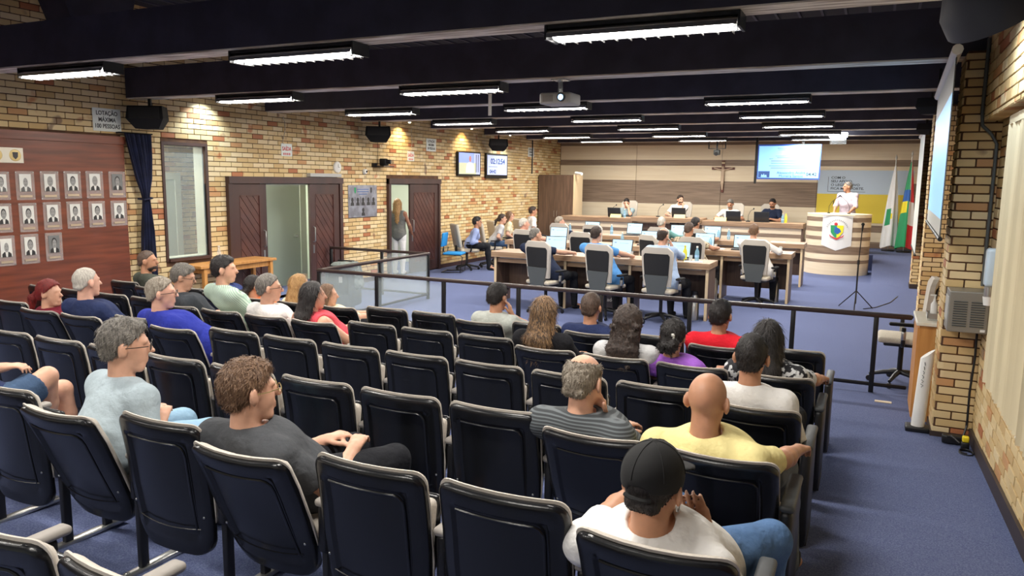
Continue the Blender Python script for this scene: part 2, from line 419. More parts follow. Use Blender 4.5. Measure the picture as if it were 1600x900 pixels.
# pale partition door seen through the double door
pd_ = struct(bpy.data.objects.new('door_4', None)); COL.objects.link(pd_); pd_.location = (XL-1.15, 0, 0)
MB().bx(0, .05, 11.35, 12.6, 0, 2.3).obj('leaf', 'mint_door', pd_)
MB().bx(-.01, .07, 12.6, 12.78, 0, 2.4).obj('door_frame', 'mint', pd_)
MB().cyl((.05, 12.45, 1.02), (.12, 12.45, 1.02), .025).tube([(.11, 12.45, 1.02), (.11, 12.33, 1.02)], .012).obj('handle', 'steel', pd_, True)
n_ = tag(MB().bx(XL-2.395, XL-2.39, 16.75, 17.1, 1.42, 1.92).obj('paper_notice', 'paper'), 'white paper notice with blue emblem on the corridor wall', 'notice')
MB().lathe([(.09, 0), (.06, .001)], 16).obj('emblem', mat('notice_blue', rgb(70, 90, 150)), n_, loc=(XL-2.388, 16.92, 1.74), rot=(0, PI/2, 0))
MB().box((XL-2.388, 16.92, 1.5), (.001, .22, .03)).obj('print_line', 'notice_blue', n_)

# ---- back wall of striped boards
wb = struct(MB().bx(XL-.3, 1.4, YB+.03, YB+.3, 0, CEIL).obj('wall_back', 'mortar'))
bands = [(3.43, 3.64, 1), (2.965, 3.43, 0), (2.785, 2.965, 1), (2.3, 2.785, 0), (1.56, 2.3, 1), (1.08, 1.56, 0), (.88, 1.08, 1), (.6, .88, 0), (.42, .6, 1)]
seams = [-9.94, -7.25, -4.5, -1.68, 1.05]
for z0, z1, k in bands:
    for a, c in zip(seams, seams[1:]):
        MB().box(((a+c)/2, YB+.015, (z0+z1)/2), (c-a-.012, .03, z1-z0-.004)).obj('panel', 'panel_brown' if k else 'panel_cream', wb)
brick_face(wb, 'x', YB+.03, -1, -9.9, .9, 3.66, CEIL, keep=0)

# ---- right wall: low brick wall, lintel over the blinds, window behind
wr = struct(wall_boxes('y', XR+.012, XR+.3, -4, 7.95, -.1, CEIL, [(2.0, 6.2, 1.0, 2.6)]).bx(1.06, 1.3, 7.95, YB, -.1, CEIL).obj('wall_right', 'mortar'))
brick_face(wr, 'y', XR, -1, 2.2, 7.5, 0, 2.85, [(2.0, 6.2, 1.0, 2.6)], zlow=zf)
brick_face(wr, 'y', 1.05, -1, 7.95, YB, 0, 3.5, keep=0)
lt = struct(MB().bx(.752, XR+.012, -4, 7.46, 2.8, CEIL).obj('wall_lintel', 'mortar'))
brick_face(lt, 'y', .74, -1, 2.5, 7.46, 2.79, CEIL, keep=300)
for i in range(20):
    y = 7.4-i*.252
    o = link('brick', UNIT, lt, (.8, y-.12, 2.794)); o.scale = (.11, .236, .02)
wn = struct(bpy.data.objects.new('window_2', None)); COL.objects.link(wn); wn.location = (XR+.15, 0, 0)
MB().bx(-.02, .03, 2.0, 2.06, 1.0, 2.6).bx(-.02, .03, 6.14, 6.2, 1.0, 2.6).bx(-.02, .03, 2.06, 6.14, 1.0, 1.06).bx(-.02, .03, 2.06, 6.14, 2.54, 2.6).obj('window_frame', 'black_metal', wn)
MB().bx(0, .006, 2.06, 6.14, 1.06, 2.54).obj('pane', 'glass', wn)
bb = MB()
bb.add([(XR-.022, -4, zf(-4)), (XR+.0, -4, zf(-4)), (XR, 7.47, zf(7.47)), (XR-.022, 7.47, zf(7.47)), (XR-.022, -4, zf(-4)+.11), (XR, -4, zf(-4)+.11), (XR, 7.47, zf(7.47)+.11), (XR-.022, 7.47, zf(7.47)+.11)],
       [(0, 3, 2, 1), (4, 5, 6, 7), (0, 1, 5, 4), (1, 2, 6, 5), (2, 3, 7, 6), (3, 0, 4, 7)])
struct(bb.obj('baseboard_right', mat('skirting', rgb(58, 46, 42), .5)))
# vertical blinds
vb = thing('vertical_blind', 'cream vertical slat blind hanging before the window beside the brick pillar', 'blind', (.815, 4.3, 0))
MB().bx(-.03, .03, -2.2, 2.06, 2.68, 2.74).obj('head_rail', 'blind', vb)
sl = MB().add([(0, -.046, .84), (.014, 0, .84), (0, .046, .84), (0, -.046, 2.68), (.014, 0, 2.68), (0, .046, 2.68)], [(0, 1, 4, 3), (1, 2, 5, 4)])
sl = sl.mesh('slat', 'blind', 80); bead = MB().ball((0, 0, .835), (.012, .02, .012), 6).mesh('weight', 'white', True)
for i in range(42):
    y = 2.0-i*.1; rv_ = random.Random(i).uniform(-.3, .3)
    o = link('slat', sl, vb, (0, y, 0), (0, 0, .7+rv_)); link('weight', bead, o)

# ---- pillars on the right, one under each beam
for i, (y0, y1, x0, xw, keep, bi) in enumerate(((7.47, 7.93, .575, XR, 300, 3), (13.18, 13.64, .67, 1.05, 300, 5), (18.75, 19.2, .765, 1.05, 300, 7))):
    p = struct(MB().bx(x0+.012, xw+.02, y0+.012, y1, -.02, BEAM_Z[bi]+.02).obj('trim_%d' % (i+1), 'mortar'))
    brick_face(p, 'x', y0, -1, x0, xw, .1, BEAM_Z[bi], keep=keep, bl=.24, bh=.073, off=.02)
    brick_face(p, 'y', x0, -1, y0+.03, y1, .1, BEAM_Z[bi], keep=keep//2, bl=.24, bh=.073)
    MB().bx(x0-.012, xw, y0-.014, y1, -.01, .1).obj('skirting', 'skirting', p)
# room end behind the camera
struct(MB().bx(XL-.3, 1.4, -4.2, -4, .3, CEIL).obj('wall_front', 'mint'))

# ---- beams
BEAMS = []
for i, (y, z) in enumerate(zip(BEAM_Y, BEAM_Z)):
    x0 = XL+.02
    o = struct(MB().bx(x0, XR-.14 if i < 4 else 1.05, y-.13, y+.13, z+.012, z+.43).obj('beam_%d' % (i+1), 'beam'))
    MB().bx(x0+.01, XR-.15 if i < 4 else 1.04, y-.125, y+.125, z, z+.012).obj('soffit_strip', 'soffit', o)
    BEAMS.append(o)

# ---- ceiling light fixtures, three to a beam
FIN = MB().prism([(-.12, 0), (-.005, 0), (-.03, .045), (-.095, .045)], 'x', -.002, .002).prism([(.005, 0), (.12, 0), (.095, .045), (.03, .045)], 'x', -.002, .002).mesh('louver', 'alu')
def fixture_proto():
    t = thing('light_fixture', '', 'light')
    MB().bx(-.66, .66, -.1, .1, .075, .1).bx(-.672, -.655, -.11, .11, .0, .1).bx(.655, .672, -.11, .11, .0, .1).obj('housing', 'black', t)
    V = []; F = []
    for x in (-.655, .655):
        for c0 in (-.062, .062):
            for k in range(7): a = PI*k/6; V.append((x, c0-.06*math.cos(a), .012+.06*math.sin(a)))
    for c in (0, 7): F += [(c+k, c+k+1, 14+c+k+1, 14+c+k) for k in range(6)]
    MB().add(V, F).obj('reflector', 'alu', t, 60)
    for s in (-.062, .062): MB().cyl((-.62, s, .022), (.62, s, .022), .014, n=10).obj('tube', 'tube', t, True)
    for k in range(13): link('louver', FIN, t, (-.6+k*.1, 0, -.006))
    for s in (-.45, .45): MB().cyl((s, 0, .098), (s, 0, .106), .012, n=6).obj('hanger', 'steel', t)
    return t
FX = [-7.52, -4.55, -1.54]
side = ['at the portrait wall end', 'at the middle', 'at the pillar end']
nth = ['first', 'second', 'third', 'fourth', 'fifth', 'sixth', 'seventh', 'eighth', 'ninth', 'tenth']
proto = None
for i in range(9):
    for j, x in enumerate(FX):
        if i == 3 and j == 2: continue
        if proto is None: o = proto = fixture_proto()
        else: o = dup(proto)
        o.location = (x, BEAM_Y[i]-.0, BEAM_Z[i]-.105)
        e = {3: ' of the projector beam'}.get(i, ' of the %s beam from the stage' % nth[8-i])
        o['label'] = 'black louvred tube light '+side[j]+e; o['group'] = 'tube lights under the beams'
        L = bpy.data.lights.new('tube_light', 'AREA'); L.shape = 'RECTANGLE'; L.size = 1.24; L.size_y = .05; L.energy = LAMP_W*(2.3 if i >= 7 else 1.55 if i >= 5 else 1.1 if i >= 3 else 1); L.color = LAMP_COL
        lo = bpy.data.objects.new('tube_light', L); COL.objects.link(lo); lo.parent = o; lo.location = (0, 0, -.018)
# ================================================================== AUDITORIUM SEATS
ROW_Y = {k: 2.1851+(k-1)*1.0262 for k in range(0, 6)}
PITCH_X = .56
def seat_x(c): return -1.9054+c*PITCH_X+.25
def back_surface(front):
    """grid surface of the back; returns closed solid between a rear and a front skin"""
    ztop, zbot = (.822, .2) if not front else (.834, .3)
    xs = [-1, -.985, -.95, -.88, -.76, -.70, -.66, -.4, 0, .4, .66, .70, .76, .88, .95, .985, 1]
    zs = [0, .01, .03, .07, .12, .16, .19, .3, .5, .7, .84, .875, .895, .93, .96, .98, .993, 1]
    def hw(z):
        w = .25 if not front else .253
        r = .05
        if z > ztop-r: w = w-r+math.sqrt(max(0, r*r-(z-(ztop-r))**2))
        r2 = .09
        if z < zbot+r2: w = w-r2*.8+.8*math.sqrt(max(0, r2*r2-(zbot+r2-z)**2))
        return w-.03*max(0, (.45-z))/.25
    def yb(z):
        k = (z-.2)/.62
        return .075*max(0, 1-k)**1.5-.02*max(0, k-.75)/.25
    V, F = [], []; nx, nz = len(xs), len(zs)
    for sk in (0, 1):
        for t in zs:
            z = zbot+(ztop-zbot)*t; h = hw(z)
            for u in xs:
                x = u*h; y = yb(z)+.04*(x/.25)**2
                if not front:
                    if sk == 0:
                        if abs(u) < .72 and .14 < t < .885: y += .013
                        e = max(0, abs(u)-.93)/.07; e2 = max(0, t-.965)/.035
                        y += .014*min(1, e*e+e2*e2)
                    else: y += .034
                else:
                    if sk == 0: y += .028
                    else:
                        e = max(0, abs(u)-.8)/.2; e2 = max(0, t-.9)/.1; e3 = max(0, .06-t)/.06
                        y += .075-.04*min(1, e*e+e2*e2+e3*e3)
                V.append((x, y, z))
    N = nx*nz
    for j in range(nz-1):
        for i in range(nx-1):
            a = j*nx+i
            F.append((a, a+1, a+nx+1, a+nx)); F.append((N+a, N+a+nx, N+a+nx+1, N+a+1))
    for j in range(nz-1):
        a, c = j*nx, j*nx+nx-1
        F.append((a, a+nx, N+a+nx, N+a)); F.append((c, N+c, N+c+nx, c+nx))
    for i in range(nx-1):
        a, c = i, (nz-1)*nx+i
        F.append((a, N+a, N+a+1, a+1)); F.append((c, c+1, N+c+1, N+c))
    return V, F
PIV = Vector((0, .05, .42))
def shift(vs, o): return [tuple(Vector(v)-o) for v in vs]
V, F = back_surface(False); ME_SHELL = MB().add(shift(V, PIV), F).mesh('back_shell', 'seat_shell', 38)
V, F = back_surface(True); ME_CUSH = MB().add(shift(V, PIV), F).mesh('back_cushion', 'seat_edge', 60)
q = MB()
for x, z in ((-.2, .78), (0, .785), (.2, .78), (-.215, .62), (.215, .62), (-.215, .4), (.215, .4)):
    q.ball((x, .052*(1-(z-.2)/.62)+.04*(x/.25)**2-PIV.y+.006, z-PIV.z), (.006, .004, .006), 6)
ME_SCREW = q.mesh('screws', 'steel', True)
def bsurf(x, z, d): k = (z-.2)/.62; return (x-PIV.x, .075*max(0, 1-k)**1.5-.02*max(0, k-.75)/.25+.04*(x/.25)**2-d-PIV.y, z-PIV.z)
pts_ = [bsurf(x, .738, -.002) for x in np.linspace(-.165, .135, 9)]+[bsurf(.155, .73, -.002), bsurf(.168, .712, -.002)]+[bsurf(.17, z, -.002) for z in (.68, .6, .5, .4, .33)]
ME_RIDGE = MB().tube(pts_, .0055, 6).tube([bsurf(x, .34-.012*(1-(x/.2)**2), .0) for x in np.linspace(-.19, .19, 9)], .003, 5).mesh('ridge', 'seat_shell', True)
HIN = Vector((0, .15, .37))
ME_PAN = MB().rbox((0, .17, .0), (.46, .30, .045), .02).mesh('seat_pan', 'seat_shell', True)
ME_SEAT = MB().rbox((0, .16, .05), (.47, .31, .06), .026, seg=3).mesh('seat_cushion', 'seat_edge', True)
ME_PAD = MB().rbox((.28, .27, .585), (.062, .36, .035), .016, seg=3).mesh('arm_pad', 'arm_pad', True)
ME_STAND = MB().rbox((.28, .25, .47), (.04, .3, .2), .012).rbox((.28, .14, .2), (.03, .045, .4), .006).rbox((.28, .36, .2), (.03, .045, .4), .006).mesh('stand', 'black', True)
ME_FOOT = MB().rbox((.28, .25, .012), (.05, .42, .024), .006).ball((.28, .05, .026), (.012, .012, .008), 6).ball((.28, .45, .026), (.012, .012, .008), 6).mesh('foot_plate', 'steel', True)
ME_ENDP = MB().rbox((.285, .22, .3), (.05, .42, .56), .02).rbox((.285, .22, .03), (.055, .3, .06), .01).mesh('side_panel', 'black', True)
ME_ENDPAD = MB().rbox((.285, .22, .592), (.062, .42, .035), .016, seg=3).mesh('arm_pad', 'arm_dark', True)
def seat(row, c, tilt, label, group=None):
    y = ROW_Y[row]
    t = thing('auditorium_seat', label, 'seat', (seat_x(c), y, zf(y+.25)+.0), 0, group)
    s = link('back_shell', ME_SHELL, t, PIV, (math.radians(tilt), 0, 0))
    link('back_cushion', ME_CUSH, s); link('screws', ME_SCREW, s); link('ridge', ME_RIDGE, s)
    up = 0 if tilt else math.radians(82)
    link('seat_pan', ME_PAN, t, HIN, (up, 0, 0)); link('seat_cushion', ME_SEAT, t, HIN, (up, 0, 0))
    if c == 2:
        link('side_panel', ME_ENDP, t); link('arm_pad', ME_ENDPAD, t)
    else:
        link('stand', ME_STAND, t); link('arm_pad', ME_PAD, t); link('foot_plate', ME_FOOT, t)
    return t
ROWNAME = {5: 'first row behind the rail', 4: 'second row behind the rail', 3: 'third row behind the rail', 2: 'fourth row behind the rail', 1: 'fifth row behind the rail', 0: 'rearmost row'}
# who sits where: (row, column) -> short phrase naming the sitter
SITTERS = {(1, -5): 'man with yellow watch', (1, -3): 'grey-haired man in pale blue tee', (1, -1): 'brown-haired man in dark grey tee', (1, 2): 'man in black cap',
           (2, 1): 'man in striped charcoal tee', (2, 2): 'bald man in yellow tee',
           (3, 2): 'youth in white long-sleeved top', (3, -6): 'man in royal blue tee', (3, -8): 'white-haired man in navy tee', (3, -9): 'woman with red ponytail',
           (4, -1): 'woman with straight brown hair', (4, 0): 'woman with long dark curls', (4, 1): 'woman in purple top', (4, 2): 'woman in black printed tee', (4, -5): 'woman in coral sleeveless top',
           (4, -6): 'man in white tee and glasses', (4, -7): 'dark-haired man in green striped shirt', (4, -8): 'grey-haired man in charcoal tee and glasses',
           (5, -3): 'dark-haired man in pale grey shirt', (5, -1): 'cropped-haired man in navy tee', (5, 1): 'man in red tee', (5, -6): 'brown-haired girl beside the curly blonde',
           (5, -7): 'woman with curly blonde hair', (5, -8): 'woman in orange top', (5, -9): 'man in blue shirt', (5, -11): 'balding man in olive tee'}
CNT = ['first', 'second', 'third', 'fourth', 'fifth', 'sixth', 'seventh', 'eighth', 'ninth', 'tenth', 'eleventh', 'twelfth', 'thirteenth', 'fourteenth', 'fifteenth']
for r in range(6):
    for c in range(-12 if r > 2 else -8 if r > 1 else -5, 3):
        if r == 0 and c > 1: continue
        if (r, c) in SITTERS: seat(r, c, 15, 'reclined navy plastic auditorium seat under the '+SITTERS[(r, c)])
        else: seat(r, c, 0, 'empty navy auditorium seat, %s from the aisle in the %s' % (CNT[2-c], ROWNAME[r]), 'empty seats of the '+ROWNAME[r])
# ================================================================== PEOPLE (bodies as one smooth surface from a distance field)
def A(*p): return np.array(p, float)
class SDF:
    def __init__(s, k=.025): s.p = []; s.cut = []; s.k = k; s.noise = None
    def rc(s, a, b, ra, rb, k=None, flat=False): s.p.append(('rc', A(*a), A(*b), ra, rb, s.k if k is None else k, flat)); return s
    def el(s, c, r, R=None, k=None): s.p.append(('el', A(*c), A(*r), np.eye(3) if R is None else R, s.k if k is None else k)); return s
    def ec(s, a, b, wa, wb, da, db, side=(1, 0, 0), k=None): s.p.append(('ec', A(*a), A(*b), wa, wb, da, db, A(*side), s.k if k is None else k)); return s
    def sub_el(s, c, r, R=None, k=.01): s.cut.append(('el', A(*c), A(*r), np.eye(3) if R is None else R, k)); return s
    def plane(s, n, d): s.cut.append(('pl', A(*n), d)); return s      # keep n.p < d
    def bounds(s, q):
        if q[0] == 'rc': r = max(q[3], q[4]); return np.minimum(q[1], q[2])-r, np.maximum(q[1], q[2])+r
        if q[0] == 'el': r = q[2].max(); return q[1]-r, q[1]+r
        r = max(q[3:7]); return np.minimum(q[1], q[2])-r, np.maximum(q[1], q[2])+r
    def dist(s, q, P):
        if q[0] == 'rc':
            ab = q[2]-q[1]; L2 = ab@ab+1e-12; t0 = ((P-q[1])@ab)/L2; t = np.clip(t0, 0, 1)
            d = np.linalg.norm(P-q[1]-t[..., None]*ab, axis=-1)-(q[3]+t*(q[4]-q[3]))
            if q[6]: d = np.maximum(d, (t0-1)*math.sqrt(L2))
            return d
        if q[0] == 'el':
            L = (P-q[1])@q[3]; k0 = np.linalg.norm(L/q[2], axis=-1); k1 = np.linalg.norm(L/q[2]**2, axis=-1)+1e-9
            return k0*(k0-1)/k1
        ab = q[2]-q[1]; L2 = ab@ab+1e-12; t = np.clip(((P-q[1])@ab)/L2, 0, 1); o = P-q[1]-t[..., None]*ab
        sx = o@q[7]; rest = np.sqrt(np.maximum(0, (o*o).sum(-1)-sx*sx)); w = q[3]+t*(q[4]-q[3]); dp = q[5]+t*(q[6]-q[5])
        return (np.sqrt((sx/w)**2+(rest/dp)**2)-1)*np.minimum(w, dp)
    def mesh(s, name, mats, h, smooth=True):
        lo = np.min([s.bounds(q)[0] for q in s.p], axis=0)-2.5*h-.01; hi = np.max([s.bounds(q)[1] for q in s.p], axis=0)+2.5*h+.01
        n = np.ceil((hi-lo)/h).astype(int)+1
        F = np.full(n, .15, np.float32); ax = [lo[i]+h*np.arange(n[i]) for i in range(3)]
        for q in s.p:
            k = q[-1] if q[0] != 'rc' else q[5]
            a, b = s.bounds(q); m = k+2.5*h
            i0 = np.clip(np.floor((a-m-lo)/h).astype(int), 0, n-1); i1 = np.clip(np.ceil((b+m-lo)/h).astype(int)+1, 1, n)
            sl = tuple(slice(x, y) for x, y in zip(i0, i1))
            P = np.stack(np.meshgrid(*[ax[i][sl[i]] for i in range(3)], indexing='ij'), -1)
            d = s.dist(q, P); f = F[sl]
            hh = np.clip(.5+.5*(d-f)/k, 0, 1); F[sl] = d*(1-hh)+f*hh-k*hh*(1-hh)
        if s.cut or s.noise:
            P = np.stack(np.meshgrid(*ax, indexing='ij'), -1)
            if s.noise:
                a, w = s.noise
                F += a*(np.sin(P[..., 0]*w+2*np.sin(P[..., 2]*w*.7))*np.sin(P[..., 1]*w*1.1+1.3*np.sin(P[..., 0]*w*.6))*np.sin(P[..., 2]*w*.9+P[..., 0]*w*.5))
            for q in s.cut:
                if q[0] == 'pl': F = np.maximum(F, P@q[1]-q[2])
                else:
                    d = -s.dist(q, P); k = q[4]; hh = np.clip(.5-.5*(d-F)/k, 0, 1); F = d*(1-hh)+F*hh+k*hh*(1-hh)
        F[0] = F[-1] = .1; F[:, 0] = F[:, -1] = .1; F[:, :, 0] = F[:, :, -1] = .1
        v, f = surface_nets(F)
        if len(v) == 0: v = np.zeros((3, 3)); f = np.zeros((0, 4), int)
        v = v*h+lo
        me = bpy.data.meshes.new(name); me.vertices.add(len(v)); me.vertices.foreach_set('co', v.astype(np.float32).ravel())
        me.loops.add(f.size); me.loops.foreach_set('vertex_index', f.astype(np.int32).ravel())
        me.polygons.add(len(f)); me.polygons.foreach_set('loop_start', np.arange(0, f.size, 4, dtype=np.int32)); me.polygons.foreach_set('loop_total', np.full(len(f), 4, np.int32))
        me.polygons.foreach_set('use_smooth', np.ones(len(f), bool))
        me.materials.append(MATS[mats]); me.update(); me.validate(); return me
CORN = np.array([(a, b, c) for a in (0, 1) for b in (0, 1) for c in (0, 1)])
EDG = [(i, j) for i in range(8) for j in range(i+1, 8) if abs(CORN[i]-CORN[j]).sum() == 1]
def surface_nets(F):
    Sg = F < 0; n = F.shape
    cnt = sum(Sg[a:n[0]-1+a, b:n[1]-1+b, c:n[2]-1+c].astype(np.int8) for a, b, c in CORN)
    act = (cnt > 0) & (cnt < 8); idx = np.argwhere(act)
    V = np.stack([F[idx[:, 0]+a, idx[:, 1]+b, idx[:, 2]+c] for a, b, c in CORN], 1)
    acc = np.zeros((len(idx), 3)); m = np.zeros(len(idx))
    for i, j in EDG:
        mk = (V[:, i] < 0) != (V[:, j] < 0); t = np.where(mk, V[:, i]/np.where(mk, V[:, i]-V[:, j], 1), 0)
        acc += np.where(mk[:, None], CORN[i]+(CORN[j]-CORN[i])*t[:, None], 0); m += mk
    verts = idx+acc/np.maximum(m, 1)[:, None]
    ID = np.full(act.shape, -1, np.int64); ID[act] = np.arange(len(idx))
    faces = []
    for axn in range(3):
        u, w = [(1, 2), (2, 0), (0, 1)][axn]
        s0 = [slice(None)]*3; s1 = [slice(None)]*3; s0[axn] = slice(0, -1); s1[axn] = slice(1, None)
        a, b = Sg[tuple(s0)], Sg[tuple(s1)]
        for flip, mk in ((0, a & ~b), (1, ~a & b)):
            e = np.argwhere(mk)
            e = e[(e[:, u] > 0) & (e[:, w] > 0) & (e[:, u] < n[u]-1) & (e[:, w] < n[w]-1)]
            if not len(e): continue
            def g(du, dw):
                q = e.copy(); q[:, u] += du; q[:, w] += dw; return ID[q[:, 0], q[:, 1], q[:, 2]]
            Q = np.stack([g(-1, -1), g(0, -1), g(0, 0), g(-1, 0)], 1)
            faces.append(Q[:, ::-1] if flip else Q)
    f = np.concatenate(faces) if faces else np.zeros((0, 4), int)
    return verts, f[(f >= 0).all(1)]

def RZ(a): c, s = math.cos(a), math.sin(a); return np.array([[c, -s, 0], [s, c, 0], [0, 0, 1]])
def RX(a): c, s = math.cos(a), math.sin(a); return np.array([[1, 0, 0], [0, c, -s], [0, s, c]])
def RY(a): c, s = math.cos(a), math.sin(a); return np.array([[c, 0, s], [0, 1, 0], [-s, 0, c]])
def unit(v): return v/(np.linalg.norm(v)+1e-9)
def elbow(S, W, l1, l2, pole):
    d = W-S; L = np.linalg.norm(d); mx = (l1+l2)*.995
    if L > mx: W = S+d/L*mx; d = W-S; L = mx
    a = (l1*l1-l2*l2+L*L)/(2*L); hgt = math.sqrt(max(0, l1*l1-a*a)); u = d/L
    p = pole-u*(pole@u); p = unit(p)
    return S+u*a+p*hgt, W
SKIN = {'fair': rgb(214, 164, 138), 'tan': rgb(190, 138, 108), 'brown': rgb(150, 102, 78), 'pink': rgb(222, 170, 148)}
for k_, c_ in SKIN.items():
    m_ = mat('skin_'+k_, c_, .5, vary=(14, tuple(x*.86 for x in c_), .4, .65), bump=(90, .06))
    m_.node_tree.nodes['Principled BSDF'].inputs['Subsurface Weight'].default_value = .08
    m_.node_tree.nodes['Principled BSDF'].inputs['Subsurface Radius'].default_value = (.02, .008, .004)
HAIR = {'black': (rgb(24, 21, 22), rgb(44, 38, 38)), 'dark': (rgb(40, 30, 26), rgb(66, 50, 42)), 'brown': (rgb(92, 66, 48), rgb(132, 102, 78)), 'grey': (rgb(136, 130, 122), rgb(86, 82, 78)),
        'white': (rgb(206, 200, 190), rgb(170, 162, 152)), 'red': (rgb(132, 28, 24), rgb(92, 18, 18)), 'blonde': (rgb(190, 150, 96), rgb(150, 108, 66)), 'lgrey': (rgb(170, 160, 146), rgb(120, 108, 94)), 'stubble': (rgb(96, 76, 64), rgb(70, 56, 48)),
        'brownblonde': (rgb(58, 44, 36), rgb(160, 124, 86))}
for k_, (c_, d_) in HAIR.items(): mat('hair_'+k_, c_, .5, vary=(26, d_, .4, .62), bump=(60, .55), stretch=(5, 5, .7))
def cloth(name, r, g, b_, amt=.9): return mat('cloth_'+name, rgb(r, g, b_), .9, vary=(9, tuple(x*amt for x in rgb(r, g, b_)), .42, .65), bump=(9, .9), bdist=.03, spec=.2)
mat('eye', rgb(30, 24, 22), .2); mat('lens_rim', rgb(40, 34, 32), .35); mat('gold', rgb(190, 170, 120), .3, metal=.8)

def fingers(B, W, d, nrm, s, side, curl, r=.0088):
    """palm and five fingers growing from the wrist W along d; nrm points out of the back of the hand"""
    d = unit(d); nrm = unit(nrm-d*(nrm@d)); x = -np.cross(d, nrm)*side          # x towards the thumb side
    K = W+d*.085*s
    B.rc(W, W+d*.03*s, .026*s, .026*s, .012)
    for t in (-.028, -.009, .010, .027): B.rc(W+d*.022*s+x*t*.6*s, K+x*t*s, .015*s, .0125*s, .012)
    for i, (t, L) in enumerate(((.030, .070), (.010, .079), (-.010, .073), (-.028, .057))):
        p = K+x*t*s; th = 0.; c = curl*(1+.12*i)
        for j, q in enumerate((.45, .32, .25)):
            th += c*(.55, .9, .7)[j]; dd = d*math.cos(th)-nrm*math.sin(th)
            e = p+dd*L*q*s; B.rc(p, e, r*s*(1-.08*j), r*s*(.93-.08*j), .004); p = e
    p = W+d*.025*s+x*.026*s; dd = unit(d*.62+x*.72-nrm*.25)
    for q in (.036, .03, .026):
        e = p+dd*q*s; B.rc(p, e, .0115*s, .0098*s, .006); p = e; dd = unit(dd+d*.35-nrm*.12*curl)

def strands(me, Hd, s, ht, count, dist):
    """lays short tapered locks over the hair surface, combed back and down"""
    n = len(me.polygons)
    if n < 10: return
    c = np.empty(n*3, np.float32); me.polygons.foreach_get('center', c); c = c.reshape(-1, 3)
    nn = np.empty(n*3, np.float32); me.polygons.foreach_get('normal', nn); nn = nn.reshape(-1, 3)
    rg = np.random.default_rng(n); k = rg.integers(0, n, count); c = c[k]; nn = nn[k]
    longh = ht in ('long', 'xlong', 'curly', 'bob', 'braids')
    comb = A(0, 0, -1)*np.ones_like(c) if longh else np.ones_like(c)*(Hd@A(.12, -.75, -.75))
    j = 1.1 if ht in ('curly', 'bun') else .3 if longh else .55
    comb = comb+rg.normal(0, j, c.shape); t = comb-nn*(comb*nn).sum(1)[:, None]; t /= np.linalg.norm(t, axis=1)[:, None]+1e-9
    L = rg.uniform(.5, 1, count)[:, None]*(.10 if longh and ht != 'curly' else .012 if ht == 'cropped' else .024 if ht in ('short', 'fringe') else .036)*s
    lift = rg.uniform(.05, .28, count)[:, None]*(.25 if longh else 1)*(1.6 if ht in ('curly', 'bun') else 1)
    wv = np.cross(nn, t)*(.0009+.00055*dist/3)*s
    r0 = c-nn*.002; mid = c+t*L*.5+nn*L*lift*.7; tip = c+t*L+nn*L*lift*.55-A(0, 0, 1)*L*.08
    V = np.stack([r0-wv, r0+wv, mid+wv, mid-wv, tip], 1).reshape(-1, 3)
    nv = len(me.vertices); v0 = np.empty(nv*3, np.float32); me.vertices.foreach_get('co', v0)
    f0 = np.empty(n*4, np.int32); me.polygons.foreach_get('vertices', f0)
    b0 = nv+5*np.arange(count)[:, None]
    q = b0+np.array([[0, 1, 2, 3]]); tr = b0+np.array([[3, 2, 4]])
    mt = me.materials[0]; me.clear_geometry()
    me.vertices.add(nv+len(V)); me.vertices.foreach_set('co', np.concatenate([v0, V.astype(np.float32).ravel()]))
    idx = np.concatenate([f0, q.astype(np.int32).ravel(), tr.astype(np.int32).ravel()]); tot = np.concatenate([np.full(n+count, 4, np.int32), np.full(count, 3, np.int32)])
    me.loops.add(len(idx)); me.loops.foreach_set('vertex_index', idx)
    me.polygons.add(len(tot)); me.polygons.foreach_set('loop_start', np.concatenate([[0], np.cumsum(tot)[:-1]]).astype(np.int32)); me.polygons.foreach_set('loop_total', tot)
    me.polygons.foreach_set('use_smooth', np.ones(len(tot), bool)); me.update()
    if not me.materials: me.materials.append(mt)

